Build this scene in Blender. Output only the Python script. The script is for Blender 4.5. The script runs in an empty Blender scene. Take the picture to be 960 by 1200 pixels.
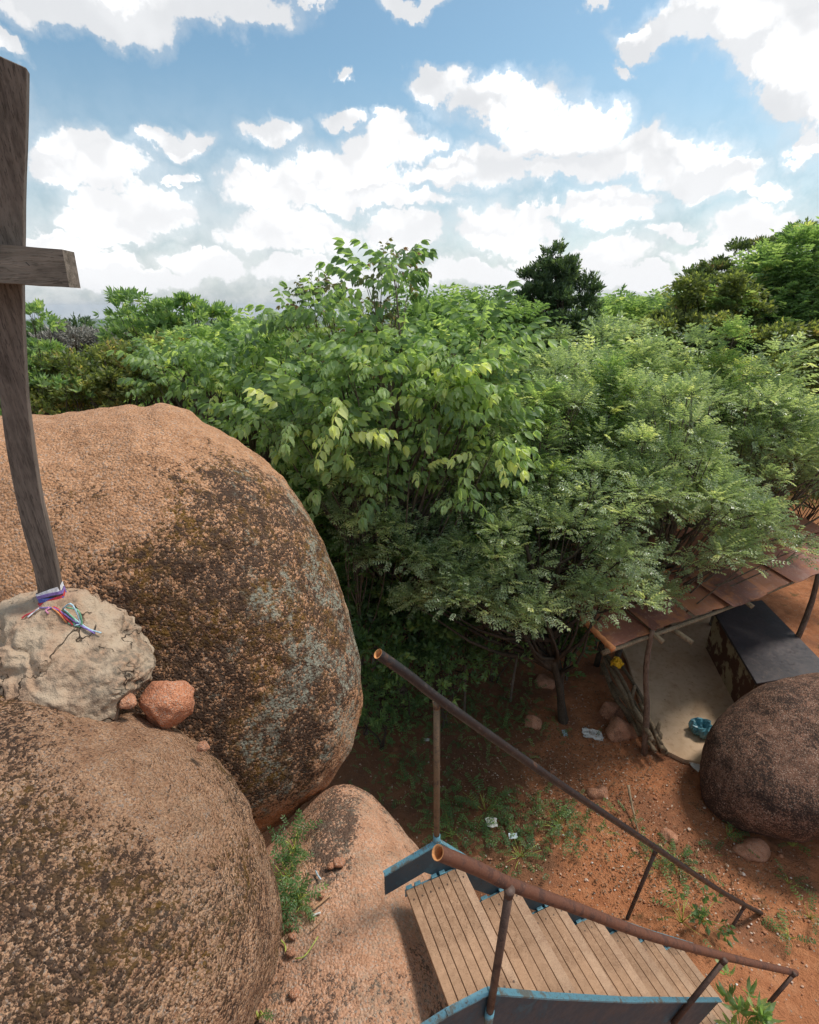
import bpy, bmesh, math, random
import numpy as np
from mathutils import Vector, Matrix

# ============================================================ camera, sky, sun, exposure
C = bpy.context.scene.collection
SC = bpy.context.scene
random.seed(7)
RNG = np.random.default_rng(11)
F_PX, CAM_H = 580.0, 7.0
PITCH = math.atan(240 / F_PX)
cam_d = bpy.data.cameras.new('camera')
cam_d.sensor_fit = 'VERTICAL'
cam_d.sensor_height = 24
cam_d.lens = 24 * F_PX / 1200
cam_d.clip_start = 0.05
cam_d.clip_end = 60000
cam = bpy.data.objects.new('camera', cam_d)
C.objects.link(cam)
cam.location = (0, 0, CAM_H)
cam.rotation_euler = (math.radians(90) - PITCH, 0, 0)
SC.camera = cam

SUN_EL, SUN_AZ = math.radians(58), math.radians(66)       # azimuth measured clockwise from +Y (forward)
sun_dir = Vector((math.sin(SUN_AZ) * math.cos(SUN_EL), math.cos(SUN_AZ) * math.cos(SUN_EL), math.sin(SUN_EL)))
sl = bpy.data.lights.new('sun', 'SUN')
sl.energy = 1.75
sl.angle = math.radians(11)
sl.color = (1.0, 0.95, 0.87)
so = bpy.data.objects.new('sun', sl)
C.objects.link(so)
so.location = (20, 10, 40)
so.rotation_euler = (-sun_dir).to_track_quat('-Z', 'Y').to_euler()

SC.view_settings.view_transform = 'Standard'
SC.view_settings.look = 'None'
SC.view_settings.exposure = 0.95
SC.view_settings.gamma = 1.0
SC.view_settings.use_curve_mapping = False
SC.cycles.max_bounces = 7
SC.cycles.diffuse_bounces = 4
SC.cycles.glossy_bounces = 2
SC.cycles.transmission_bounces = 4
SC.cycles.transparent_max_bounces = 4
SC.cycles.volume_bounces = 0
SC.cycles.use_denoising = True
SC.cycles.caustics_reflective = False
SC.cycles.caustics_refractive = False

cP, sP = math.cos(PITCH), math.sin(PITCH)


def ray(px, py):
    x, y = (px - 480) / F_PX, (600 - py) / F_PX
    return np.array([x, cP + sP * y, -sP + cP * y])


def on_z(px, py, z):                     # point of the place seen at that spot of the photograph, at height z
    r = ray(px, py)
    return np.array([0, 0, CAM_H]) + r * ((z - CAM_H) / r[2])


def on_y(px, py, y):                     # the same, at distance y ahead
    r = ray(px, py)
    return np.array([0, 0, CAM_H]) + r * (y / r[1])


# ------------------------------------------------------------ node helper
class NT:
    def __init__(self, tree):
        self.t = tree
        tree.nodes.clear()

    def n(self, kind, **kw):
        nd = self.t.nodes.new(kind)
        for k, v in kw.items():
            if k == 'i':
                for kk, vv in v.items():
                    s = nd.inputs[kk]
                    if isinstance(vv, bpy.types.NodeSocket):
                        self.t.links.new(vv, s)
                    else:
                        s.default_value = vv
            else:
                setattr(nd, k, v)
        return nd

    def math(self, op, a, b=0.0, c=None, clamp=False):
        nd = self.n('ShaderNodeMath', operation=op, use_clamp=clamp)
        for k, v in enumerate((a, b) + ((c,) if c is not None else ())):
            if isinstance(v, bpy.types.NodeSocket):
                self.t.links.new(v, nd.inputs[k])
            else:
                nd.inputs[k].default_value = v
        return nd.outputs[0]

    def rng(self, v, a, b, c=0.0, d=1.0, smooth=True):
        nd = self.n('ShaderNodeMapRange', interpolation_type='SMOOTHSTEP' if smooth else 'LINEAR')
        nd.inputs[1].default_value, nd.inputs[2].default_value = a, b
        nd.inputs[3].default_value, nd.inputs[4].default_value = c, d
        self.t.links.new(v, nd.inputs[0])
        return nd.outputs[0]

    def noise(self, vec, scale, detail=4, rough=0.55, out=0, dist=0.0):
        nd = self.n('ShaderNodeTexNoise', i={'Scale': scale, 'Detail': detail, 'Roughness': rough, 'Distortion': dist})
        if vec is not None:
            self.t.links.new(vec, nd.inputs['Vector'])
        return nd.outputs[out]

    def mix(self, f, a, b, mode='MIX'):
        nd = self.n('ShaderNodeMix', data_type='RGBA', blend_type=mode)
        for k, v in ((0, f), (6, a), (7, b)):
            if isinstance(v, bpy.types.NodeSocket):
                self.t.links.new(v, nd.inputs[k])
            else:
                nd.inputs[k].default_value = v if k == 0 else (tuple(v) + (1,))[:4]
        return nd.outputs[2]

    def ramp(self, v, stops):
        nd = self.n('ShaderNodeValToRGB')
        cr = nd.color_ramp
        while len(cr.elements) < len(stops):
            cr.elements.new(0.5)
        for e, (p, c) in zip(cr.elements, stops):
            e.position = p
            e.color = (tuple(c) + (1,))[:4]
        self.t.links.new(v, nd.inputs[0])
        return nd.outputs[0]

    def bump(self, h, strength=0.5, dist=0.02, normal=None):
        nd = self.n('ShaderNodeBump', i={'Strength': strength, 'Distance': dist, 'Height': h})
        if normal is not None:
            self.t.links.new(normal, nd.inputs['Normal'])
        return nd.outputs[0]


# ------------------------------------------------------------ sky with its clouds
def px_uv(px, py):                       # direction -> azimuth, elevation
    r = ray(px, py)
    return math.atan2(r[0], r[1]), math.atan2(r[2], math.hypot(r[0], r[1]))


CLOUDS = [  # centre and radii of every puff, as seen
    (90, 5, 120, 38), (230, -2, 110, 36), (5, 50, 26, 16), (300, 15, 40, 20), (370, -8, 40, 18), (482, 2, 44, 16),
    (112, 190, 74, 30), (85, 205, 50, 18), (200, 160, 46, 17), (165, 150, 14, 10), (170, 245, 78, 30), (120, 268, 60, 20),
    (320, 155, 38, 18), (404, 140, 28, 11), (402, 88, 11, 8), (207, 209, 18, 8),
    (400, 212, 85, 34), (318, 222, 60, 26), (468, 165, 42, 26), (462, 138, 16, 14), (575, 195, 52, 26), (520, 205, 50, 20), (430, 182, 34, 24), (430, 238, 110, 12),
    (515, 95, 30, 22), (590, 120, 74, 34), (660, 155, 70, 34), (705, 140, 16, 14), (740, 188, 64, 28), (800, 195, 60, 30), (850, 210, 48, 22), (905, 226, 30, 11), (690, 195, 90, 16),
    (850, 12, 100, 34), (905, 45, 70, 42), (940, 95, 48, 45), (760, 40, 32, 22), (705, 10, 16, 14), (736, 76, 14, 8), (950, 172, 22, 22), (1010, 60, 90, 110),
    (712, 245, 58, 23), (640, 240, 30, 12), (345, 275, 84, 32), (240, 312, 60, 22), (590, 268, 62, 30), (470, 275, 50, 22), (880, 272, 58, 32), (700, 300, 70, 24), (840, 300, 60, 18),
    (380, 322, 90, 16), (560, 322, 90, 16), (150, 332, 90, 18), (770, 330, 80, 16), (60, 290, 70, 14), (-90, 120, 110, 90), (1080, 250, 90, 60), (-80, 280, 120, 60), (480, -110, 420, 50),
    (100, 308, 60, 12), (640, 300, 40, 14), (790, 270, 30, 10)]
world = bpy.data.worlds.new('World')
SC.world = world
world.use_nodes = True
W = NT(world.node_tree)
sky = W.n('ShaderNodeTexSky', sky_type='NISHITA')
sky.sun_disc = False
sky.sun_elevation = SUN_EL
sky.sun_rotation = SUN_AZ
sky.air_density = 1.0
sky.dust_density = 1.2
sky.ozone_density = 1.6
tc = W.n('ShaderNodeTexCoord')
sep = W.n('ShaderNodeSeparateXYZ', i={0: tc.outputs['Generated']})
az = W.math('ARCTAN2', sep.outputs[0], sep.outputs[1])
hor = W.math('SQRT', W.math('ADD', W.math('MULTIPLY', sep.outputs[0], sep.outputs[0]), W.math('MULTIPLY', sep.outputs[1], sep.outputs[1])))
el = W.math('ARCTAN2', sep.outputs[2], hor)
uv = W.n('ShaderNodeCombineXYZ', i={0: az, 1: el, 2: 0.0}).outputs[0]
wa = W.n('ShaderNodeTexNoise', i={'Vector': tc.outputs['Generated'], 'Scale': 11.0, 'Detail': 7.0, 'Roughness': 0.62})
wb = W.n('ShaderNodeVectorMath', operation='MULTIPLY_ADD', i={0: wa.outputs['Color'], 1: (0.15, 0.11, 0), 2: (-0.075, -0.055, 0)})
wuv = W.n('ShaderNodeVectorMath', operation='ADD', i={0: uv, 1: wb.outputs[0]}).outputs[0]


def cloud_field(vec):
    acc = None
    for (px, py, rx, ry) in CLOUDS:
        u0, v0 = px_uv(px, py)
        u1 = px_uv(px + 10, py)[0]
        v1 = px_uv(px, py - 10)[1]
        ru, rv = rx * abs(u1 - u0) / 10 * 0.97, ry * abs(v1 - v0) / 10 * 0.97
        ma = W.n('ShaderNodeVectorMath', operation='MULTIPLY_ADD', i={0: vec, 1: (1 / ru, 1 / rv, 0), 2: (-u0 / ru, -v0 / rv, 0)})
        ln = W.n('ShaderNodeVectorMath', operation='LENGTH', i={0: ma.outputs[0]}).outputs['Value']
        acc = ln if acc is None else W.n('ShaderNodeMath', operation='SMOOTH_MIN', i={0: acc, 1: ln, 2: 0.07}).outputs[0]
    return acc


fld = cloud_field(wuv)
n1 = W.noise(tc.outputs['Generated'], 30.0, 6, 0.62)
n2 = W.noise(tc.outputs['Generated'], 6.0, 6, 0.6)
edge = W.math('ADD', fld, W.math('MULTIPLY', W.math('SUBTRACT', n1, 0.5), 0.9))
mask = W.math('MAXIMUM', W.rng(edge, 1.12, 0.84), W.math('MULTIPLY', W.rng(edge, 1.5, 1.0), 0.26))
below = cloud_field(W.n('ShaderNodeVectorMath', operation='ADD', i={0: wuv, 1: (-0.006, -0.038, 0)}).outputs[0])
foot = W.math('MULTIPLY', W.rng(W.math('ADD', below, W.math('MULTIPLY', W.math('SUBTRACT', n1, 0.5), 0.7)), 0.72, 1.25), 0.85)
# clouds elsewhere in the sky
away = W.rng(W.math('ABSOLUTE', az), 0.8, 1.2)
high = W.rng(el, 0.95, 1.2)
away = W.math('MAXIMUM', away, high)
gen = W.math('MULTIPLY', W.rng(n2, 0.47, 0.56), away)
mask = W.math('MAXIMUM', mask, gen)
# thin veil towards the horizon
veil = W.math('MULTIPLY', W.rng(el, 0.36, 0.02), W.rng(n2, 0.25, 0.6, 0.65, 1.0))
veil = W.math('MULTIPLY', veil, 0.85)
grey = W.rng(W.noise(wuv, 9.0, 5, 0.6), 0.36, 0.6)
under = W.rng(fld, 0.1, 0.75, 0.84, 1.0)
rel = W.math('SUBTRACT', W.noise(tc.outputs['Generated'], 10.0, 3, 0.5), W.noise(W.n('ShaderNodeVectorMath', operation='ADD', i={0: tc.outputs['Generated'], 1: (0.014, 0.0, 0.036)}).outputs[0], 10.0, 3, 0.5))
grey = W.math('MULTIPLY', W.rng(rel, -0.12, 0.08), W.math('ADD', 0.55, W.math('MULTIPLY', grey, 0.45)))
inner = W.mix(grey, (0.45, 0.455, 0.465), (0.72, 0.72, 0.72))
inner = W.mix(foot, inner, (0.40, 0.41, 0.425))
inner = W.mix(W.rng(el, 0.30, 0.05, 0.0, 0.6), inner, (0.55, 0.55, 0.555))
CLOUD_GAIN = 1.0
veil_c = W.mix(W.rng(n1, 0.35, 0.62), (0.29, 0.315, 0.335), (0.40, 0.41, 0.42))
sky_c = W.n('ShaderNodeVectorMath', operation='MULTIPLY', i={0: sky.outputs[0], 1: (0.069, 0.081, 0.074)}).outputs[0]
base = W.mix(veil, sky_c, veil_c)
col = W.mix(mask, base, inner)
bg = W.n('ShaderNodeBackground', i={'Color': col, 'Strength': 1.0})
wo = W.n('ShaderNodeOutputWorld', i={'Surface': bg.outputs[0]})
world.cycles.sampling_method = 'MANUAL'
world.cycles.sample_map_resolution = 512

# ============================================================ builders


def tag(o, label=None, cat=None, group=None, kind=None):
    if label: o['label'] = label
    if cat: o['category'] = cat
    if group: o['group'] = group
    if kind: o['kind'] = kind
    return o


def empty(name, loc, label=None, cat=None, group=None, kind=None):
    o = bpy.data.objects.new(name, None)
    o.empty_display_size = 0.1
    o.location = tuple(loc)
    C.objects.link(o)
    return tag(o, label, cat, group, kind)


def link(name, me, mat=None, parent=None, origin=(0, 0, 0)):
    """Object for a mesh whose vertices are in the parent's space (or the world's), shifted to its own origin."""
    o = bpy.data.objects.new(name, me)
    if mat is not None and not me.materials:
        me.materials.append(mat)
    C.objects.link(o)
    if parent is not None:
        o.parent = parent
    o.location = tuple(origin)
    return o


def np_mesh(name, V, Fs, mat=None, smooth=False, tint=None, parent=None, centre=True):
    """V (n,3) in WORLD coordinates, Fs (m,3) or (m,4). One object, origin at its middle."""
    V = np.asarray(V, np.float64)
    org = V.mean(0) if centre else np.zeros(3)
    if parent is not None:
        pw = np.array(parent.matrix_basis.translation if parent.parent is None else parent.matrix_basis.translation + parent.parent.matrix_basis.translation)
    else:
        pw = np.zeros(3)
    me = bpy.data.meshes.new(name)
    Fs = np.asarray(Fs, np.int32)
    k = Fs.shape[1]
    me.vertices.add(len(V))
    me.vertices.foreach_set('co', (V - org).astype(np.float32).ravel())
    me.loops.add(Fs.size)
    me.loops.foreach_set('vertex_index', Fs.ravel())
    me.polygons.add(len(Fs))
    me.polygons.foreach_set('loop_start', np.arange(0, Fs.size, k, dtype=np.int32))
    me.polygons.foreach_set('loop_total', np.full(len(Fs), k, np.int32))
    me.polygons.foreach_set('use_smooth', np.full(len(Fs), smooth, bool))
    if tint is not None:
        a = me.attributes.new('tint', 'FLOAT', 'POINT')
        a.data.foreach_set('value', np.asarray(tint, np.float32))
    me.update(calc_edges=True)
    return link(name, me, mat, parent, org - pw)


def bm_obj(name, bm, mat, parent=None, smooth=False, bevel=0.0):
    bm.normal_update()
    V = np.array([v.co[:] for v in bm.verts])
    org = V.mean(0)
    for v in bm.verts:
        v.co -= Vector(org)
    if bevel:
        bmesh.ops.bevel(bm, geom=list(bm.edges), offset=bevel, segments=1, affect='EDGES', profile=0.5)
    me = bpy.data.meshes.new(name)
    bm.to_mesh(me)
    bm.free()
    if smooth:
        me.polygons.foreach_set('use_smooth', [True] * len(me.polygons))
    pw = np.zeros(3)
    p = parent
    while p is not None:
        pw = pw + np.array(p.matrix_basis.translation)
        p = p.parent
    return link(name, me, mat, parent, org - pw)


def hexa(pts):
    """8 corners: bottom loop of 4, top loop of 4."""
    bm = bmesh.new()
    v = [bm.verts.new(tuple(p)) for p in pts]
    for f in ((3, 2, 1, 0), (4, 5, 6, 7), (0, 1, 5, 4), (1, 2, 6, 5), (2, 3, 7, 6), (3, 0, 4, 7)):
        bm.faces.new([v[i] for i in f])
    return bm


def prism(loop, off):
    """Closed polygon loop of 3D points extruded by vector off."""
    bm = bmesh.new()
    a = [bm.verts.new(tuple(p)) for p in loop]
    b = [bm.verts.new(tuple(np.array(p) + np.array(off))) for p in loop]
    n = len(a)
    bm.faces.new(a)
    bm.faces.new(b[::-1])
    for i in range(n):
        bm.faces.new((a[i], b[i], b[(i + 1) % n], a[(i + 1) % n]))
    bmesh.ops.recalc_face_normals(bm, faces=bm.faces[:])
    return bm


def vnoise(P, scale, seed=0, octaves=3, rough=0.5):
    """Value noise in numpy, about -1..1."""
    out = np.zeros(len(P))
    amp, tot = 1.0, 0.0
    for o in range(octaves):
        Q = P * scale + 17.3 * (seed + o * 3)
        I = np.floor(Q).astype(np.int64)
        f = Q - I
        f = f * f * (3 - 2 * f)
        acc = 0
        for dx in (0, 1):
            for dy in (0, 1):
                for dz in (0, 1):
                    h = ((I[:, 0] + dx) * 73856093) ^ ((I[:, 1] + dy) * 19349663) ^ ((I[:, 2] + dz) * 83492791) ^ (seed * 7919 + o * 104729)
                    h = (h ^ (h >> 13)) * 1274126177
                    h = (h ^ (h >> 16)) & 0xffff
                    w = (f[:, 0] if dx else 1 - f[:, 0]) * (f[:, 1] if dy else 1 - f[:, 1]) * (f[:, 2] if dz else 1 - f[:, 2])
                    acc = acc + w * (h / 32767.5 - 1)
        out += amp * acc
        tot += amp
        amp *= rough
        scale *= 2.03
    return out / tot * 1.4


_ICO = {}


def ico(level):
    if level not in _ICO:
        bm = bmesh.new()
        bmesh.ops.create_icosphere(bm, subdivisions=level, radius=1)
        _ICO[level] = (np.array([v.co[:] for v in bm.verts]), np.array([[v.index for v in f.verts] for f in bm.faces]))
        bm.free()
    V, F = _ICO[level]
    return V.copy(), F


def smax_ellipsoids(D, ells, k=0.12):
    """Distance from the first centre along directions D to the skin of the smooth union of ellipsoids."""
    c0 = np.array(ells[0][0], float)
    lo = np.zeros(len(D)); hi = np.full(len(D), 12.0)

    def sdf(P):
        acc = None
        for c, r in ells:
            q = (P - np.array(c)) / np.array(r)
            ln = np.linalg.norm(q, axis=1)
            d = (ln - 1) * min(r)
            if acc is None: acc = d
            else:
                h = np.clip(0.5 + 0.5 * (d - acc) / k, 0, 1)
                acc = d * (1 - h) + acc * h - k * h * (1 - h)
        return acc
    for _ in range(26):
        mid = (lo + hi) / 2
        ins = sdf(c0 + D * mid[:, None]) < 0
        lo = np.where(ins, mid, lo); hi = np.where(ins, hi, mid)
    return c0 + D * lo[:, None]


def boulder(name, ells, level, mat, outline=None, known=None, amp=((0.35, 0.10), (1.2, 0.03), (6, 0.008)), seed=1, k=0.3, angular=0.0, terrace=0.0, label='', cat='boulder', group=None, kind=None):
    D, F = ico(level)
    if angular:
        # planes cut off: broken stone
        rg = np.random.default_rng(seed)
        N = rg.normal(size=(14, 3)); N /= np.linalg.norm(N, axis=1)[:, None]
        hgt = rg.uniform(0.68, 0.98, 14)
        dd = D @ N.T
        lim = np.where(dd > 0.05, hgt / np.maximum(dd, 0.05), 9).min(1)
        sc = 1 - angular + angular * np.minimum(lim, 1.15)
    else:
        sc = 1.0
    V = smax_ellipsoids(D, ells, k)
    c0 = np.array(ells[0][0], float)
    V = c0 + (V - c0) * (sc[:, None] if angular else 1.0)
    nrm = (V - c0) / np.linalg.norm(V - c0, axis=1)[:, None]
    for i, (s, a) in enumerate(amp):
        V = V + nrm * (a * vnoise(V, s, seed + i * 5, 3))[:, None]
    if terrace:
        t_ = V[:, 2] * 8.0 + vnoise(V, 3.0, seed + 40, 3) * 1.3 + V[:, 0] * 2.0
        fr = t_ - np.floor(t_)
        V = V + nrm * (terrace * (np.minimum(fr, (1 - fr) * 5) - 0.4) * (0.5 + 0.5 * vnoise(V, 2.0, seed + 50, 2)))[:, None]
    if outline is not None:
        cm = np.array([0, 0, CAM_H])
        w = c0 - cm; Dst = np.linalg.norm(w); w /= Dst
        u = np.cross(w, [0, 0, 1]); u /= np.linalg.norm(u)
        v = np.cross(u, w)
        tp = []
        for px, py in outline:
            r = ray(px, py); r = r / (r @ w) * Dst
            tp.append((r @ u, r @ v))
        tp = np.array(tp)
        ta = np.unwrap(np.arctan2(tp[:, 1], tp[:, 0])); tr = np.hypot(tp[:, 0], tp[:, 1])
        if ta[-1] < ta[0]: ta, tr = ta[::-1], tr[::-1]
        nb = 240
        bins = (np.arange(nb) + 0.5) / nb * 2 * np.pi - np.pi
        for it in range(4):
            q = V - c0
            a_, b_, d_ = q @ u, q @ v, q @ w
            pa, pb = a_ / (1 + d_ / Dst), b_ / (1 + d_ / Dst)
            ph = np.arctan2(pb, pa); R = np.hypot(pa, pb)
            bi = np.clip(((ph + np.pi) / (2 * np.pi) * nb).astype(int), 0, nb - 1)
            sil = np.zeros(nb); np.maximum.at(sil, bi, R)
            tgt = np.full(nb, np.nan)
            for s in (-2 * np.pi, 0, 2 * np.pi):
                m = (bins >= ta[0] + s) & (bins <= ta[-1] + s)
                tgt[m] = np.interp(bins[m], ta + s, tr)
            ratio = tgt / np.maximum(sil, 1e-6)
            ok = ~np.isnan(ratio)
            x3 = np.concatenate([bins[ok] - 2 * np.pi, bins[ok], bins[ok] + 2 * np.pi]); r3 = np.tile(ratio[ok], 3)
            # unseen side eases back to 1
            full = np.interp(bins, x3, r3)
            gap = np.array([np.min(np.abs(x3 - b)) for b in bins])
            full = 1 + (full - 1) * np.exp(-(gap / 0.5) ** 2)
            full = np.convolve(np.concatenate([full[-4:], full, full[:4]]), np.ones(9) / 9, 'valid')
            full = np.clip(full, 0.6, 1.6)
            rr = np.interp(ph, np.concatenate([bins - 2 * np.pi, bins, bins + 2 * np.pi]), np.tile(full, 3))
            # towards the middle the change fades so nothing pinches at the axis
            wt = np.clip(R / (np.interp(ph, bins, sil) + 1e-6), 0, 1) ** 0.8
            rr = 1 + (rr - 1) * wt
            V = c0 + (a_ * rr)[:, None] * u + (b_ * rr)[:, None] * v + d_[:, None] * w
    o = np_mesh(name, V, F, mat, smooth=True)
    return tag(o, label, cat, group, kind)


def tube(P, R, seg=8, cap=True, wob=0.0, rg=RNG):
    """Vertices and quads of a tube along points P with radii R."""
    P = np.asarray(P, float); n = len(P)
    R = np.broadcast_to(np.asarray(R, float), (n,))
    T = np.gradient(P, axis=0); T /= np.linalg.norm(T, axis=1)[:, None] + 1e-12
    ref = np.array([0, 0, 1.0]) if abs(T[0][2]) < 0.9 else np.array([1.0, 0, 0])
    V = []
    a = np.cross(T[0], ref); a /= np.linalg.norm(a)
    for i in range(n):
        a = a - T[i] * (a @ T[i]); a /= np.linalg.norm(a) + 1e-12
        b = np.cross(T[i], a)
        th = np.arange(seg) / seg * 2 * np.pi
        rr = R[i] * (1 + (rg.uniform(-wob, wob, seg) if wob else 0))
        V.append(P[i] + (np.cos(th) * rr)[:, None] * a + (np.sin(th) * rr)[:, None] * b)
    V = np.concatenate(V)
    F = []
    for i in range(n - 1):
        for j in range(seg):
            F.append((i * seg + j, i * seg + (j + 1) % seg, (i + 1) * seg + (j + 1) % seg, (i + 1) * seg + j))
    if cap:
        for e in (0, n - 1):
            V = np.concatenate([V, P[e][None]]); c = len(V) - 1
            for j in range(seg):
                q = (e * seg + j, e * seg + (j + 1) % seg, c, c)
                F.append(q if e else (q[1], q[0], c, c))
    return V, np.array(F)


def merge(parts):
    Vs, Fs, off = [], [], 0
    for V, F in parts:
        Vs.append(V); Fs.append(F + off); off += len(V)
    return np.concatenate(Vs), np.concatenate(Fs)


def quads_obj(name, V, F, mat, parent=None, smooth=True):
    """Quads where a repeated last index means a triangle."""
    bad = F[:, 2] == F[:, 3]
    tri = np.concatenate([F[bad][:, :3], F[~bad][:, [0, 1, 2]], F[~bad][:, [0, 2, 3]]])
    return np_mesh(name, V, tri, mat, smooth=smooth, parent=parent)


def catmull(P, n):
    P = np.asarray(P, float)
    Q = np.concatenate([[2 * P[0] - P[1]], P, [2 * P[-1] - P[-2]]])
    out = []
    for t in np.linspace(0, len(P) - 1 - 1e-9, n):
        i = int(t); f = t - i
        p0, p1, p2, p3 = Q[i], Q[i + 1], Q[i + 2], Q[i + 3]
        out.append(0.5 * (2 * p1 + (p2 - p0) * f + (2 * p0 - 5 * p1 + 4 * p2 - p3) * f * f + (3 * p1 - p0 - 3 * p2 + p3) * f ** 3))
    return np.array(out)


# ============================================================ materials
def new_mat(name):
    m = bpy.data.materials.new(name)
    m.use_nodes = True
    return m, NT(m.node_tree)


def finish(T, m, col, rough=0.8, normal=None, spec=0.3, metal=0.0, **kw):
    b = T.n('ShaderNodeBsdfPrincipled')
    for key, v in (('Base Color', col), ('Roughness', rough), ('Metallic', metal), ('Specular IOR Level', spec)):
        if isinstance(v, bpy.types.NodeSocket): T.t.links.new(v, b.inputs[key])
        else: b.inputs[key].default_value = (tuple(v) + (1,))[:4] if key == 'Base Color' else v
    if normal is not None: T.t.links.new(normal, b.inputs['Normal'])
    for key, v in kw.items(): b.inputs[key].default_value = v
    T.n('ShaderNodeOutputMaterial', i={'Surface': b.outputs[0]})
    return m


def granite(name, fresh, mid, dark, patina=0.5, ochre=0.0, pale=0.0, grain=26.0, zones=(), bumpy=1.0, patch=1.6, medk=1.6):
    """Coarse granite: crystals, dark patina in broad patches, ochre and pale lichen. zones: (centre, radius, amount) of extra patina."""
    m, T = new_mat(name)
    pos = T.n('ShaderNodeNewGeometry').outputs['Position']
    grain = grain * 2.1
    big = T.noise(pos, 1.1, 5, 0.6, dist=0.4)
    medn = T.noise(pos, 7.0, 6, 0.72)
    fine = T.noise(pos, grain * 1.6, 3, 0.7)
    vor = T.n('ShaderNodeTexVoronoi', i={'Vector': pos, 'Scale': grain * 1.5, 'Randomness': 1.0})
    vor2 = T.n('ShaderNodeTexVoronoi', feature='F1', i={'Vector': pos, 'Scale': grain * 0.8, 'Randomness': 1.0})
    cell = T.n('ShaderNodeSeparateColor', i={0: vor.outputs['Color']}).outputs[0]
    cell2 = T.n('ShaderNodeSeparateColor', i={0: vor2.outputs['Color']}).outputs[1]
    base = T.ramp(cell, [(0.0, mid), (0.45, fresh), (0.8, tuple(min(1, c * 1.25) for c in fresh)), (0.96, (0.50, 0.38, 0.30))])
    base = T.mix(T.rng(medn, 0.35, 0.7, 0, 0.75), base, mid)
    pat = T.math('ADD', T.math('MULTIPLY', T.math('SUBTRACT', big, 0.5), patch), patina)
    for c, r, a in zones:
        d = T.n('ShaderNodeVectorMath', operation='MULTIPLY', i={0: T.n('ShaderNodeVectorMath', operation='SUBTRACT', i={0: pos, 1: tuple(c)}).outputs[0], 1: tuple(1 / q for q in r)})
        ln = T.n('ShaderNodeVectorMath', operation='LENGTH', i={0: d.outputs[0]}).outputs['Value']
        pat = T.math('ADD', pat, T.math('MULTIPLY', T.rng(ln, 1.25, 0.5), a))
    speck = T.math('ADD', T.math('MULTIPLY', cell2, 0.55), T.math('MULTIPLY', T.rng(fine, 0.3, 0.7), 0.45))
    cover = T.math('MINIMUM', T.math('ADD', pat, T.math('MULTIPLY', T.math('SUBTRACT', medn, 0.5), medk)), T.math('ADD', 0.70, T.math('MULTIPLY', T.math('SUBTRACT', medn, 0.5), 1.0)))
    thr = T.math('SUBTRACT', cover, speck)
    dm = T.rng(thr, -0.10, 0.08)
    col = T.mix(T.math('MULTIPLY', dm, 0.9), base, dark)
    if ochre:
        oc = T.math('MULTIPLY', T.rng(T.noise(pos, 2.1, 5, 0.7), 0.60 - ochre * 0.25, 0.70), T.rng(T.noise(pos, 22, 4, 0.7), 0.42, 0.58))
        col = T.mix(T.math('MULTIPLY', oc, T.math('MULTIPLY', dm, 0.9)), col, (0.24, 0.125, 0.022))
    if pale:
        x = T.n('ShaderNodeSeparateXYZ', i={0: pos}).outputs[0]
        pl = T.math('MULTIPLY', T.rng(T.math('ADD', T.noise(pos, 3.4, 6, 0.72), T.rng(x, -2.2, -0.5, -0.14, 0.10)), 0.56, 0.66), T.rng(T.noise(pos, 30, 4, 0.7), 0.42, 0.55))
        col = T.mix(T.math('MULTIPLY', pl, pale), col, (0.33, 0.33, 0.26))
    h = T.math('ADD', T.math('MULTIPLY', vor2.outputs['Distance'], -1.0), T.math('ADD', T.math('MULTIPLY', fine, 0.8), T.math('MULTIPLY', medn, 2.4)))
    nm = T.bump(h, 1.0, 0.017 * bumpy)
    return finish(T, m, col, 0.86, nm, 0.2)


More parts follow.
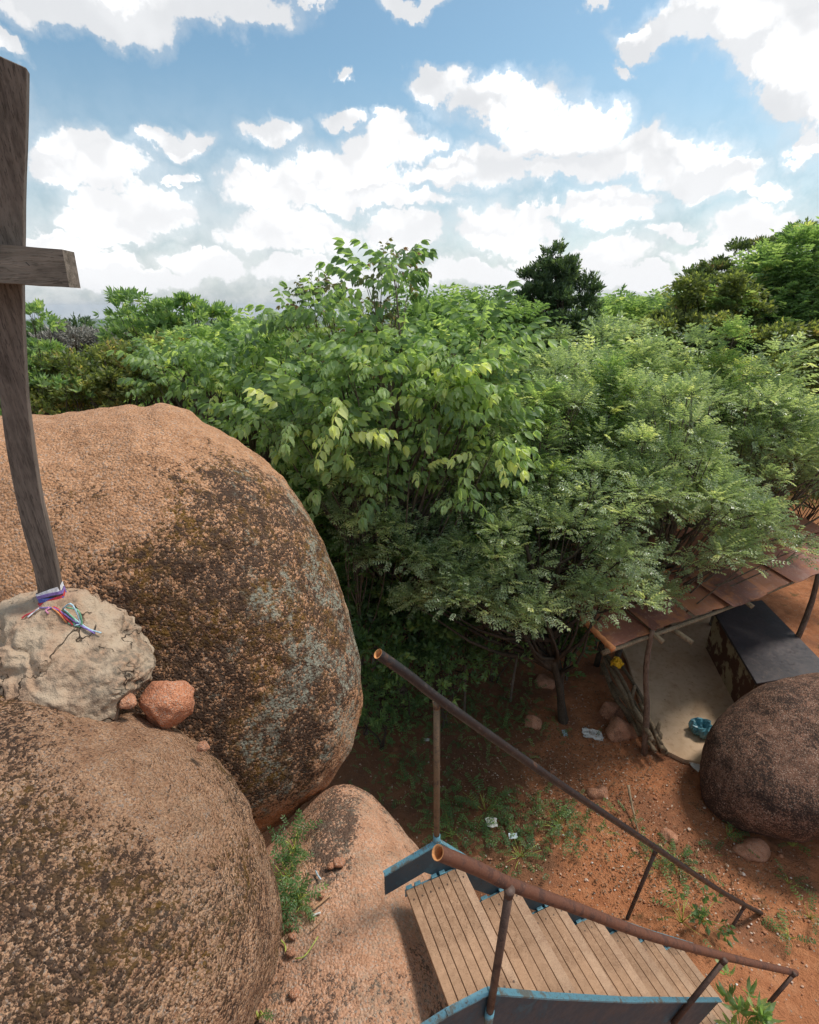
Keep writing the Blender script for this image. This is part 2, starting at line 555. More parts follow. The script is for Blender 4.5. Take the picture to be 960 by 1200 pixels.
def mat_earth():
    m, T = new_mat('red_earth')
    pos = T.n('ShaderNodeNewGeometry').outputs['Position']
    a = T.noise(pos, 0.9, 6, 0.62); b = T.noise(pos, 6, 6, 0.68); c = T.noise(pos, 45, 3, 0.7)
    col = T.ramp(b, [(0.25, (0.36, 0.135, 0.062)), (0.5, (0.53, 0.215, 0.10)), (0.75, (0.62, 0.29, 0.15))])
    col = T.mix(T.rng(a, 0.47, 0.62), col, (0.33, 0.145, 0.078))
    peb = T.n('ShaderNodeTexVoronoi', i={'Vector': pos, 'Scale': 26.0})
    pc = T.n('ShaderNodeSeparateColor', i={0: peb.outputs['Color']}).outputs[0]
    pm = T.math('MULTIPLY', T.rng(pc, 0.90, 0.93), T.rng(peb.outputs['Distance'], 0.34, 0.24))
    col = T.mix(pm, col, (0.50, 0.36, 0.27))
    # soil darkens in patches, more towards the left; a green cast in patches
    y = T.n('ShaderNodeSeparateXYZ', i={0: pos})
    dark_soil = T.rng(T.math('ADD', T.noise(pos, 1.4, 5, 0.6), T.rng(T.math('SUBTRACT', y.outputs[0], T.math('MULTIPLY', y.outputs[1], 0.25)), 1.8, -0.5, -0.1, 0.3)), 0.52, 0.66)
    col = T.mix(T.math('MULTIPLY', dark_soil, 0.65), col, (0.13, 0.075, 0.048))
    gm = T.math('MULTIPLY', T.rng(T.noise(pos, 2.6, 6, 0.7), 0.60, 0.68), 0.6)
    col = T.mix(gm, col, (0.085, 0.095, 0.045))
    far = T.n('ShaderNodeVectorMath', operation='LENGTH', i={0: pos}).outputs['Value']
    fg = T.rng(far, 14, 34)
    fc = T.ramp(T.noise(pos, 0.02, 6, 0.65), [(0.35, (0.045, 0.07, 0.025)), (0.55, (0.09, 0.12, 0.045)), (0.7, (0.16, 0.17, 0.08))])
    col = T.mix(fg, col, fc)
    nm = T.bump(T.math('ADD', T.math('MULTIPLY', b, 1.5), T.math('ADD', c, T.math('MULTIPLY', pm, 0.3))), 1.0, 0.05)
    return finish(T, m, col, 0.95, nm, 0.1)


def mat_wood(name, c1, c2, scale=14, stretch=(1, 1, 0.06), rough=0.8, obj_var=0.25, bump=0.006):
    m, T = new_mat(name)
    tc_ = T.n('ShaderNodeTexCoord')
    oi = T.n('ShaderNodeObjectInfo').outputs['Random']
    mp = T.n('ShaderNodeMapping', i={'Vector': tc_.outputs['Object'], 'Scale': stretch})
    ofs = T.n('ShaderNodeVectorMath', operation='ADD', i={0: mp.outputs[0], 1: T.n('ShaderNodeCombineXYZ', i={0: T.math('MULTIPLY', oi, 37), 1: 0.0, 2: T.math('MULTIPLY', oi, 11)}).outputs[0]}).outputs[0]
    g = T.noise(ofs, scale * 4, 6, 0.65, dist=0.6)
    g2 = T.noise(ofs, scale * 22, 2, 0.6)
    bl = T.noise(tc_.outputs['Object'], 3.5, 4, 0.6)
    col = T.mix(T.rng(g, 0.3, 0.7), c1, c2)
    col = T.mix(T.rng(g2, 0.56, 0.62, 0, 0.65), col, tuple(c * 0.5 for c in c1))
    col = T.mix(T.rng(bl, 0.42, 0.72, 0, 0.4), col, tuple(min(1, c * 1.35) for c in c2))
    br = T.math('ADD', 1 - obj_var / 2, T.math('MULTIPLY', oi, obj_var))
    col = T.n('ShaderNodeVectorMath', operation='SCALE', i={0: col, 'Scale': br}).outputs[0]
    return finish(T, m, col, rough, T.bump(T.math('ADD', g, T.math('MULTIPLY', g2, 0.6)), 0.9, bump), 0.25)


def mat_metal(name, c1, c2, c3, rough=0.6, scale=9, spec=0.4, cover=0.5):
    """Painted or bare steel with worn patches."""
    m, T = new_mat(name)
    o = T.n('ShaderNodeTexCoord').outputs['Object']
    a = T.noise(o, scale, 6, 0.7); b = T.noise(o, scale * 9, 4, 0.7)
    col = T.mix(T.rng(a, 0.62 - cover * 0.25, 0.72 - cover * 0.25), c1, c2)
    col = T.mix(T.rng(b, 0.55, 0.66), col, c3)
    return finish(T, m, col, T.rng(a, 0.3, 0.7, rough - 0.12, rough + 0.15), T.bump(T.math('ADD', a, T.math('MULTIPLY', b, 0.4)), 0.7, 0.003), spec)


def mat_leaf(name, stops, rough=0.5, trans=0.35, spec=0.35):
    m, T = new_mat(name)
    at = T.n('ShaderNodeAttribute', attribute_name='tint')
    col = T.ramp(at.outputs['Fac'], stops)
    pr = T.n('ShaderNodeBsdfPrincipled', i={'Base Color': col, 'Roughness': rough, 'Specular IOR Level': spec})
    tcol = T.n('ShaderNodeVectorMath', operation='MULTIPLY', i={0: col, 1: (2.0, 2.0, 0.95)}).outputs[0]
    tr = T.n('ShaderNodeBsdfTranslucent', i={'Color': tcol})
    mx = T.n('ShaderNodeMixShader', i={0: min(0.5, trans * 1.3), 1: pr.outputs[0], 2: tr.outputs[0]})
    T.n('ShaderNodeOutputMaterial', i={'Surface': mx.outputs[0]})
    return m


def mat_flat(name, col, rough=0.8, var=0.25, scale=20, spec=0.3, bump=0.004):
    m, T = new_mat(name)
    o = T.n('ShaderNodeTexCoord').outputs['Object']
    a = T.noise(o, scale, 5, 0.65)
    c = T.mix(T.rng(a, 0.3, 0.7), tuple(q * (1 - var) for q in col), tuple(min(1, q * (1 + var)) for q in col))
    return finish(T, m, c, rough, T.bump(a, 0.6, bump), spec)


M = {}
M['earth'] = mat_earth()
M['bark'] = mat_wood('bark', (0.085, 0.065, 0.048), (0.19, 0.155, 0.12), 10, (1, 1, 0.4), 0.95, 0.3, 0.01)
M['bark_dark'] = mat_wood('dark_bark', (0.04, 0.03, 0.022), (0.09, 0.07, 0.05), 10, (1, 1, 0.4), 0.95, 0.3, 0.01)
M['cross'] = mat_wood('weathered_cross_wood', (0.085, 0.066, 0.055), (0.20, 0.16, 0.135), 9, (1, 1, 0.07), 0.85, 0.1, 0.004)
M['cross_h'] = mat_wood('weathered_beam_wood', (0.11, 0.09, 0.072), (0.27, 0.22, 0.18), 9, (0.07, 1, 1), 0.85, 0.1, 0.004)
M['board'] = mat_wood('tread_board_wood', (0.275, 0.155, 0.088), (0.39, 0.235, 0.142), 7, (1, 1, 1), 0.72, 0.22, 0.0015)
M['screw'] = mat_flat('rusty_screw', (0.10, 0.06, 0.04), 0.6, 0.3, 50)
M['board_shaded'] = mat_wood('shaded_tread_board', (0.19, 0.105, 0.06), (0.30, 0.18, 0.11), 7, (1, 1, 1), 0.8, 0.2, 0.002)  # shade below the nosing above, put into the board colour
M['board_lit'] = mat_wood('lit_tread_board', (0.33, 0.195, 0.12), (0.43, 0.275, 0.175), 7, (1, 1, 1), 0.7, 0.15, 0.0015)  # nosing board: light on the tread edge put into its colour
M['blue'] = mat_metal('blue_painted_steel', (0.040, 0.068, 0.088), (0.055, 0.105, 0.13), (0.06, 0.045, 0.035), 0.55, 7, 0.4, 0.3)
M['blue_top'] = mat_metal('worn_light_blue_edge', (0.15, 0.34, 0.41), (0.17, 0.175, 0.15), (0.11, 0.085, 0.06), 0.55, 9, 0.4, 0.45)
M['rail_black'] = mat_metal('black_painted_pipe', (0.016, 0.014, 0.016), (0.10, 0.045, 0.025), (0.06, 0.045, 0.04), 0.42, 6, 0.5, 0.15)
M['rail_rust'] = mat_metal('rusty_pipe', (0.13, 0.052, 0.032), (0.075, 0.034, 0.025), (0.17, 0.085, 0.055), 0.6, 12, 0.4, 0.5)
M['rust_in'] = mat_flat('bare_rusty_cut_end', (0.62, 0.27, 0.10), 0.8, 0.3, 40)
M['post_tan'] = mat_metal('tan_rusted_post', (0.20, 0.125, 0.07), (0.10, 0.065, 0.05), (0.05, 0.045, 0.045), 0.65, 14, 0.35, 0.4)
M['rock_a'] = granite('granite_tall_boulder', (0.60, 0.325, 0.18), (0.41, 0.20, 0.10), (0.040, 0.028, 0.022), 0.22, 0.75, 0.85, 30,
                      zones=[((-1.2, 3.1, 4.6), (1.15, 1.7, 1.35), 0.75), ((-2.2, 3.0, 4.2), (0.7, 1.2, 0.8), 0.5), ((-2.2, 4.4, 6.3), (2.6, 1.6, 0.5), -0.25), ((-3.6, 3.6, 5.2), (1.3, 1.6, 1.2), -0.25)])
M['rock_b'] = granite('granite_near_boulder', (0.62, 0.365, 0.22), (0.42, 0.21, 0.115), (0.060, 0.036, 0.025), 0.52, 0.9, 0.10, 46, patch=0.8, medk=0.9, bumpy=1.7,
                      zones=[((-1.15, 1.75, 5.0), (0.8, 0.5, 0.35), -0.35), ((-0.7, 1.3, 4.6), (0.3, 0.7, 0.8), -0.2), ((-1.6, 1.2, 4.7), (0.9, 0.6, 0.6), 0.05)])
M['rock_c'] = granite('granite_ledge', (0.58, 0.32, 0.20), (0.44, 0.22, 0.125), (0.09, 0.06, 0.045), 0.26, 0.1, 0.25, 36,
                      zones=[((-0.55, 2.5, 3.5), (0.2, 0.5, 0.5), 0.6), ((-0.35, 3.1, 3.3), (0.5, 0.25, 0.5), 0.25)], bumpy=0.7)
M['rock_d'] = granite('granite_dark_boulder', (0.24, 0.12, 0.078), (0.13, 0.07, 0.048), (0.035, 0.024, 0.02), 0.52, 0.0, 0.0, 38, bumpy=0.6, patch=1.7, medk=1.0)
M['stone'] = granite('loose_stone', (0.50, 0.24, 0.14), (0.36, 0.16, 0.09), (0.12, 0.07, 0.05), 0.18, 0.0, 0.0, 60, bumpy=0.4)
M['red_stone'] = granite('red_stone', (0.56, 0.24, 0.13), (0.42, 0.155, 0.08), (0.22, 0.10, 0.06), 0.10, 0.0, 0.0, 60, bumpy=0.4)

# ------------------------------------------------------------ terrain
def ground_z(x, y):
    x = np.asarray(x, float); y = np.asarray(y, float)
    d = np.hypot(x, y)
    z = 0.10 * np.sin(x * 1.3 + 0.4) * np.sin(y * 0.9) + 0.05 * np.sin(x * 3.1) * np.sin(y * 2.7 + 1)
    z = z * np.clip((d - 2) / 3, 0.2, 1) * np.clip(np.hypot(x - 5.6, y - 7.4) / 2.6 - 0.9, 0, 1)
    # bank behind and left of the hut rises a little to the right, falls to the left
    s = np.clip((d - 9) / 25, 0, 1)
    ang = np.arctan2(x, y)
    z = z + s * s * (3.2 * np.clip((ang - 0.2) / 0.5, -1.4, 1))
    z = z + 0.25 * np.exp(-(((x - 3.3) / 0.8) ** 2 + ((y - 3.0) / 0.8) ** 2) ** 2)
    far = np.clip((d - 34) / 1500, 0, 1)
    z = z - 210 * (1 - (1 - far) ** 3)
    # low far hills
    for a0, wd, r0, rw, hh in ((0.43, 0.16, 2600, 900, 235), (-0.28, 0.20, 5200, 1500, 130), (0.75, 0.3, 4200, 1500, 260), (-0.9, 0.3, 4500, 1500, 180)):
        z = z + np.clip((d - 60) / 400, 0, 1) * hh * np.exp(-((ang - a0) / wd) ** 2 - ((d - r0) / rw) ** 2)
    return z


nr, na = 190, 300
rad = np.concatenate([[0.0], 0.35 * (1.0615 ** np.arange(nr))])
rad = rad[rad < 13000]
an = np.linspace(0, 2 * np.pi, na, endpoint=False)
RR, AA = np.meshgrid(rad, an, indexing='ij')
X, Y = RR * np.sin(AA), RR * np.cos(AA)
Z = ground_z(X, Y)
near = RR < 40
Z = Z + np.where(near & (np.hypot(X - 5.6, Y - 7.4) > 3.2), 0.035 * vnoise(np.stack([X.ravel(), Y.ravel(), 0 * X.ravel()], 1), 1.6, 5, 4).reshape(X.shape), 0)
Vg = np.stack([X.ravel(), Y.ravel(), Z.ravel()], 1)
ii, jj = np.meshgrid(np.arange(len(rad) - 1), np.arange(na), indexing='ij')
Fg = np.stack([ii * na + jj, ii * na + (jj + 1) % na, (ii + 1) * na + (jj + 1) % na, (ii + 1) * na + jj], -1).reshape(-1, 4)[:, ::-1]
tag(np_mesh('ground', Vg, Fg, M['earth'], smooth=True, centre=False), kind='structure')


def gz(x, y):
    return float(ground_z(x, y))


# ============================================================ boulders
boulder('boulder', [((-2.55, 4.35, 4.55), (2.1, 1.75, 1.65)), ((-3.8, 4.4, 4.6), (1.9, 1.7, 1.6)), ((-1.6, 4.0, 4.1), (1.15, 1.1, 0.95))], 8, M['rock_a'],
        outline=[(0, 486), (40, 486), (80, 484), (130, 477), (170, 474), (190, 476), (205, 471), (218, 480), (245, 498), (290, 524), (325, 552), (350, 585), (372, 622), (392, 668), (408, 715), (420, 760), (426, 800), (424, 840), (412, 878), (392, 912), (365, 938), (335, 960), (316, 974), (290, 985)],
        amp=((0.5, 0.10), (1.3, 0.05), (5, 0.016), (16, 0.008)), seed=3, k=0.5,
        label='tall rounded orange granite boulder with dark patina and ochre lichen behind the wooden cross', cat='boulder')
boulder('boulder', [((-1.75, 1.15, 4.15), (1.15, 1.05, 1.02)), ((-1.15, 1.2, 3.9), (0.55, 0.7, 0.7))], 8, M['rock_b'],
        outline=[(0, 806), (40, 808), (80, 816), (120, 828), (165, 836), (200, 850), (235, 872), (265, 900), (288, 935), (305, 975), (319, 1015), (329, 1055), (331, 1090), (326, 1130), (312, 1165), (296, 1200)],
        amp=((0.6, 0.06), (2.0, 0.03), (7, 0.012), (26, 0.006)), seed=9, k=0.4,
        label='speckled round granite boulder in front, carrying the mortar mound and cross', cat='boulder')
boulder('rock_ledge', [((-0.75, 0.95, 1.6), (1.55, 1.75, 1.85)), ((-0.22, 1.65, 1.95), (0.75, 1.15, 1.50))], 7, M['rock_c'],
        outline=[(405, 913), (425, 925), (450, 946), (475, 972), (492, 992), (505, 1015)],
        amp=((0.6, 0.09), (2.0, 0.04), (7, 0.010), (26, 0.004)), seed=21, k=0.4,
        label='orange granite ledge between the big boulders and the top of the stairs', cat='rock')
boulder('boulder', [((6.0, 5.1, 0.5), (1.5, 1.15, 1.05)), ((7.0, 5.2, 0.6), (1.3, 1.1, 1.1))], 7, M['rock_d'],
        outline=[(822, 930), (820, 905), (823, 880), (832, 855), (848, 835), (868, 818), (892, 803), (920, 795), (960, 788), (1010, 786), (1070, 805), (1110, 870), (1100, 930), (1040, 975), (960, 983), (900, 980), (850, 966), (828, 945)],
        amp=((0.5, 0.08), (1.6, 0.03), (7, 0.008)), seed=33, k=0.4,
        label='dark brown smooth boulder in front of the hut counter', cat='boulder')

# ============================================================ staircase
TH = 0.389
ax = np.array([math.cos(TH), math.sin(TH), 0]); bx = np.array([math.sin(TH), -math.cos(TH), 0])
FC = np.array([0.142, 2.065, CAM_H - 3.155]); WID = 0.74
NC = FC + bx * WID
SL = 1.0
st = empty('staircase', (1.6, 2.2, 0.0), 'steep outdoor staircase with wooden slat treads, blue side plates and rusty pipe handrails', 'staircase')


def on_plane(px, py, P0):                # on the vertical plane of a side plate through P0
    r = ray(px, py)
    t = ((P0 - np.array([0, 0, CAM_H])) @ bx) / (r @ bx)
    return np.array([0, 0, CAM_H]) + r * t


# side plates: a flat length at the landing, then the slope
E1 = 3.34
DN = ax + np.array([0, 0, -SL])
def stringer(P0, e0, e1, depth, thick, side, top_px=None):
    if top_px:
        tp = [on_plane(*p, P0) for p in top_px]
    else:
        tp = [P0 - ax * e0, P0, P0 + DN * e1]
    low = np.array([0, 0, -depth])
    nrm = DN / np.linalg.norm(DN)
    perp = np.array([-ax[0] * SL, -ax[1] * SL, -1]) / math.hypot(1, SL) * depth
    loop = tp + [tp[-1] + perp * 1.0 + ax * 0.0, tp[1] + perp * 1.0 + (low - perp) * 0.45, tp[0] + low * 0.72]
    bm = prism(loop, bx * thick * side)
    o = bm_obj('stringer', bm, M['blue'], st, bevel=0.003)
    # flange on top edge
    parts = []
    for a, b in zip(tp[:-1], tp[1:]):
        d = (b - a); d /= np.linalg.norm(d)
        up = np.cross(bx, d); up = up if up[2] > 0 else -up
        q = [a - bx * 0.006 * side, b - bx * 0.006 * side, b + bx * (thick + 0.012) * side, a + bx * (thick + 0.012) * side]
        q = [p + up * 0.003 for p in q]
        V = np.array(q + [p + up * 0.012 for p in q])
        parts.append((V, np.array([(3, 2, 1, 0), (4, 5, 6, 7), (0, 1, 5, 4), (1, 2, 6, 5), (2, 3, 7, 6), (3, 0, 4, 7)])))
    V, F = merge(parts)
    np_mesh('top_flange', V, F, M['blue_top'], parent=o)
    return o, tp


s_far, tp_far = stringer(FC, 0.321, E1, 0.26, 0.014, -1, [(451, 1027), (515, 989), (560, 1016), (600, 1036), (680, 1065), (760, 1093), (838, 1116)])
s_near, tp_near = stringer(NC, 0.5, E1, 0.30, 0.014, 1, [(480, 1212), (522, 1185), (570, 1160), (640, 1166), (735, 1171), (842, 1171)])


def interp_z(tp, s, P0):                 # height of a plate's top edge at station s
    S = [float((p - P0) @ ax) for p in tp]
    if s > S[-1]: return float(tp[-1][2]) - (s - S[-1]) * 1.1
    return float(np.interp(s, S, [p[2] for p in tp]))


# treads: landing and eight steps, each a pair of steel brackets with slats on it
NSTEP = 7
z_end = (interp_z(tp_far, 3.2, FC) + interp_z(tp_near, 3.2, NC)) / 2
edges = [-0.19] + [0.215 + 0.462 * k for k in range(NSTEP + 1)]
bt = 0.026
for k in range(NSTEP + 1):
    s0, s1 = edges[k], edges[k + 1]
    zt = 3.60 - 0.495 * k
    nb = 7
    s0b = s0 - (0.0 if k == 0 else 0.055)
    W_ = (s1 - s0b) / nb
    mid = FC + ax * ((s0b + s1) / 2) + bx * (WID / 2)
    # brackets: angle irons along both ends, just under the boards
    parts = []
    for side, P0 in ((1, FC), (-1, NC)):
        inner = P0 + bx * side * 0.002
        a0 = inner + ax * (s0b + 0.005); a1 = inner + ax * (s1 - 0.005)
        for (dz0, dz1, w0, w1) in ((-bt - 0.008, -bt - 0.002, 0.0, 0.06), (-bt - 0.07, -bt - 0.0085, 0.0, 0.006)):
            q = []
            for zz in (zt + dz0, zt + dz1):
                q += [np.array([*(a0 + bx * side * w0)[:2], zz]), np.array([*(a1 + bx * side * w0)[:2], zz]), np.array([*(a1 + bx * side * w1)[:2], zz]), np.array([*(a0 + bx * side * w1)[:2], zz])]
            parts.append((np.array(q), np.array([(3, 2, 1, 0), (4, 5, 6, 7), (0, 1, 5, 4), (1, 2, 6, 5), (2, 3, 7, 6), (3, 0, 4, 7)])))
        # small bolt plates standing at the end of each slat
        if side == 1:
            for j in range(nb):
                cpt = inner + ax * (s0b + (j + 0.5) * W_)
                q = []
                for zz in (zt - bt, zt + 0.004):
                    q += [np.array([*(cpt - ax * W_ * 0.33 + bx * w)[:2], zz]) for w in (0.0,)] + [np.array([*(cpt + ax * W_ * 0.33)[:2], zz]), np.array([*(cpt + ax * W_ * 0.33 + bx * 0.022)[:2], zz]), np.array([*(cpt - ax * W_ * 0.33 + bx * 0.022)[:2], zz])]
                if (j + k) % 3 != 2:
                    parts.append((np.array(q), np.array([(3, 2, 1, 0), (4, 5, 6, 7), (0, 1, 5, 4), (1, 2, 6, 5), (2, 3, 7, 6), (3, 0, 4, 7)])))
    V, F = merge(parts[:-2])
    tr = empty('tread', mid - np.array(st.location) + np.array([0, 0, zt - mid[2]])); tr.parent = st
    for pp_ in (parts[:-2], parts[-2:]):
        V, F = merge(pp_)
        np_mesh('bracket', V, F, M['blue_top'], parent=tr)
    scr = []
    for j in range(nb):
        a0 = s0b + j * W_ + 0.0022; a1 = s0b + (j + 1) * W_ - 0.0022
        dz = random.uniform(-0.0012, 0.0012)
        f0, f1 = 0.026 + random.uniform(-0.003, 0.003), WID - 0.006
        q = []
        for zz in (zt - bt, zt + dz):
            q += [np.array([*(FC + ax * a0 + bx * f0)[:2], zz]), np.array([*(FC + ax * a1 + bx * f0)[:2], zz]), np.array([*(FC + ax * a1 + bx * f1)[:2], zz]), np.array([*(FC + ax * a0 + bx * f1)[:2], zz])]
        for fs in (0.09, WID - 0.07):
            c_ = FC + ax * ((a0 + a1) / 2) + bx * fs; c_ = np.array([c_[0], c_[1], zt + dz])
            th_ = np.arange(6) / 6 * 2 * np.pi
            rv_ = np.stack([np.cos(th_) * 0.0065, np.sin(th_) * 0.0065, 0 * th_ + 0.0012], 1)
            scr.append((np.concatenate([c_ + rv_ * np.array([1, 1, 0]) , c_ + rv_]), np.array([(i_, (i_ + 1) % 6, 6 + (i_ + 1) % 6, 6 + i_) for i_ in range(6)] + [(6, 7, 8, 9), (6, 9, 10, 11)])))
        o = bm_obj('board', hexa(q), M['board_shaded'] if (k and j < 2) else M['board_lit'] if j == nb - 1 else M['board'], tr, bevel=0.002)  # back boards coloured as shaded, nosing board as lit
    V, F = merge(scr)
    np_mesh('screws', V, F, M['screw'], parent=tr)['kind'] = 'stuff'


def pipe(name, pts, r, mat, n=26, seg=16):
    P = catmull(pts, n)
    V, F = tube(P, r, seg, cap=False)
    Vi, Fi = tube(P, r * 0.84, seg, cap=False)
    Fi = Fi[:, ::-1]
    m = len(V)
    ring = []
    for e in (0, (n - 1) * seg):
        for j in range(seg):
            a, b = e + j, e + (j + 1) % seg
            ring.append((a, m + a, m + b, b) if e == 0 else (a, b, m + b, m + a))
    o = quads_obj(name, V, F, mat, st)
    V2 = np.concatenate([V * 1.0, Vi])
    quads_obj('pipe_bore', V2, np.concatenate([Fi + m, np.array(ring)]), M['rust_in'], o)
    return o


far_rail = [(443, 766), (480, 792), (513, 818), (600, 880), (680, 935), (768, 993), (830, 1035), (872, 1060), (905, 1076)]
near_rail = [(513, 999), (560, 1018), (600, 1037), (680, 1066), (760, 1096), (850, 1121), (932, 1140)]
pipe('handrail', [on_plane(*p, FC) for p in far_rail], 0.026, M['rail_black'])
pipe('handrail', [on_plane(*p, NC) for p in near_rail], 0.028, M['rail_rust'])


def rail_post(P0, top, base, mat, r=0.019, foot=False):
    a, b = on_plane(*top, P0), on_plane(*base, P0)
    a[2] -= 0.0
    b = b + np.array([0, 0, -0.05])
    V, F = tube([b, b + (a - b) * 0.5, a], r, 12)
    o = quads_obj('rail_post', V, F, mat, st)
    if foot:
        V, F = tube([b, b + (a - b) * 0.09], r * 1.22, 12)
        quads_obj('post_foot', V, F, M['blue_top'], o)
    d = (a - b) / np.linalg.norm(a - b)
    V, F = tube([a - d * 0.035, a - d * 0.004, a + d * 0.01], [r * 1.02, r * 1.2, r * 1.3], 12)
    quads_obj('weld', V, F, mat, o)


M['post_rust'] = mat_metal('dark_rusty_post', (0.10, 0.06, 0.045), (0.06, 0.035, 0.028), (0.16, 0.09, 0.06), 0.6, 12, 0.35, 0.5)
rail_post(FC - bx * 0.02, (512, 824), (512, 985), M['post_tan'], foot=True)
rail_post(FC - bx * 0.02, (768, 998), (736, 1073), M['post_rust'], 0.017)
rail_post(FC - bx * 0.02, (872, 1063), (843, 1110), M['post_rust'], 0.017)
rail_post(NC + bx * 0.035, (597, 1044), (573, 1190), M['post_rust'], foot=True)
rail_post(NC + bx * 0.035, (849, 1125), (790, 1196), M['post_rust'])
rail_post(NC + bx * 0.035, (931, 1141), (903, 1172), M['post_rust'], 0.017)

# ============================================================ cross on its mound
mound = boulder('mortar_mound', [((-1.95, 2.28, 5.10), (0.50, 0.42, 0.34)), ((-1.60, 2.15, 4.98), (0.34, 0.30, 0.24)), ((-2.35, 2.25, 5.05), (0.45, 0.35, 0.30))], 7,
                mat=None, outline=[(0, 706), (25, 696), (50, 690), (80, 689), (100, 691), (125, 705), (150, 718), (168, 742), (182, 765), (180, 790), (165, 806), (150, 822)],
                amp=((1.5, 0.04), (4.5, 0.05), (11, 0.022), (30, 0.006)), seed=14, k=0.15, terrace=0.055,
                label='pale cracked mortar mound holding the foot of the wooden cross', cat='mound')


def mat_mortar():
    m, T = new_mat('pale_mortar')
    pos = T.n('ShaderNodeNewGeometry').outputs['Position']
    a = T.noise(pos, 5, 6, 0.65); b = T.noise(pos, 26, 5, 0.7)
    ridge = T.math('ABSOLUTE', T.math('SUBTRACT', T.noise(pos, 2.6, 4, 0.6, dist=0.5), 0.5))
    crack = T.math('MULTIPLY', T.rng(ridge, 0.0, 0.011, 1, 0), T.rng(T.noise(pos, 4.0, 3, 0.6), 0.46, 0.6))
    x = T.n('ShaderNodeSeparateXYZ', i={0: pos})
    col = T.mix(T.rng(a, 0.35, 0.68), (0.46, 0.35, 0.25), (0.41, 0.255, 0.165))
    stain = T.math('MULTIPLY', T.rng(T.math('ADD', a, T.rng(x.outputs[0], -2.0, -1.35, -0.10, 0.16)), 0.48, 0.62), T.rng(b, 0.36, 0.6))
    col = T.mix(T.math('MULTIPLY', stain, 0.75), col, (0.15, 0.13, 0.10))
    col = T.mix(T.math('MULTIPLY', crack, 0.85), col, (0.08, 0.055, 0.04))
    h = T.math('SUBTRACT', T.math('ADD', T.math('MULTIPLY', a, 1.4), T.math('MULTIPLY', b, 0.4)), T.math('MULTIPLY', crack, 0.7))
    return finish(T, m, col, 0.9, T.bump(h, 1.0, 0.04), 0.15)


mound.data.materials.append(mat_mortar())
boulder('stone', [(tuple(on_y(199, 822, 2.12)), (0.135, 0.14, 0.125))], 5, M['red_stone'],
        amp=((5, 0.022), (14, 0.012), (45, 0.004)), seed=12, k=0.05, angular=0.6,
        label='reddish orange stone wedged beside the pale mortar mound', cat='stone')
boulder('stone', [(tuple(on_y(150, 822, 1.98)), (0.05, 0.05, 0.03))], 4, M['stone'], amp=((9, 0.01),), seed=81, angular=0.7,
        label='small mortar-crusted stone at the front foot of the mortar mound', cat='stone')
boulder('stone', [(tuple(on_y(238, 875, 1.85)), (0.035, 0.03, 0.02))], 4, M['stone'], amp=((9, 0.008),), seed=82, angular=0.7,
        label='small brown stone on the boulder rim below the reddish stone', cat='stone')

cr = empty('wooden_cross', (-1.93, 2.34, 5.38), 'tall weathered wooden cross standing on the mortar mound, its arm cut at the frame edge', 'cross')
# the post: squared timber turned corner-on, slightly crooked
def post_loops(pts, half, ang):
    P = catmull(pts, 22)
    T_ = np.gradient(P, axis=0); T_ /= np.linalg.norm(T_, axis=1)[:, None]
    V = []
    for i, p in enumerate(P):
        u = np.array([math.cos(ang), math.sin(ang), 0]); u -= T_[i] * (u @ T_[i]); u /= np.linalg.norm(u)
        w = np.cross(T_[i], u)
        h = half * (1 + 0.02 * math.sin(i * 1.7))
        for sx, sy in ((-1, -1), (1, -1), (1, 1), (-1, 1)):
            V.append(p + u * sx * h + w * sy * h)
    return P, np.array(V)


Yc = 2.34
pc = [on_y(63, 712, Yc), on_y(54, 660, Yc), on_y(37, 590, Yc), on_y(22, 500, Yc), on_y(13, 400, Yc), on_y(11, 300, Yc), on_y(12, 200, Yc), on_y(14, 74, Yc)]
P, V = post_loops(pc, 0.050, math.radians(28))
bm = bmesh.new()
vs = [bm.verts.new(tuple(v)) for v in V]
for i in range(len(P) - 1):
    for j in range(4):
        bm.faces.new((vs[i * 4 + j], vs[i * 4 + (j + 1) % 4], vs[(i + 1) * 4 + (j + 1) % 4], vs[(i + 1) * 4 + j]))
bm.faces.new(vs[-4:]); bm.faces.new(vs[:4][::-1])
cpost = bm_obj('post', bm, M['cross'], cr, bevel=0.003)
# arm: in front of the post, along its front face
by = Yc - 0.105
b0, b1 = on_y(-170, 300, by), on_y(84, 315, by)
d = (b1 - b0); d /= np.linalg.norm(d)
d = np.array([d[0], d[1] + 0.10, d[2]]); d /= np.linalg.norm(d)
b0 = b1 - d * 1.15
up = np.array([0, 0.0, 1.0]); up -= d * (up @ d); up /= np.linalg.norm(up)
fr = np.cross(d, up)
q = []
hh, dd_ = 0.078, 0.045
for s in (-1, 1):
    for e, o_ in ((b0, 0), (b1, 0)):
        pass
pts8 = [b0 - up * hh - fr * dd_, b1 - up * hh * 0.86 - fr * dd_, b1 - up * hh * 0.86 + fr * dd_, b0 - up * hh + fr * dd_,
        b0 + up * hh - fr * dd_, b1 + up * hh * 0.86 - fr * dd_, b1 + up * hh * 0.86 + fr * dd_, b0 + up * hh + fr * dd_]
bm = hexa(pts8)
bmesh.ops.recalc_face_normals(bm, faces=bm.faces[:])
bmesh.ops.subdivide_edges(bm, edges=[e for e in bm.edges if e.calc_length() > 0.5], cuts=14)
for v in bm.verts:
    n_ = vnoise(np.array([v.co[:]]), 7, 3, 2)[0]
    v.co += Vector((0, 0, 0.004 * n_))
beam = bm_obj('crossbeam', bm, M['cross_h'], cr)
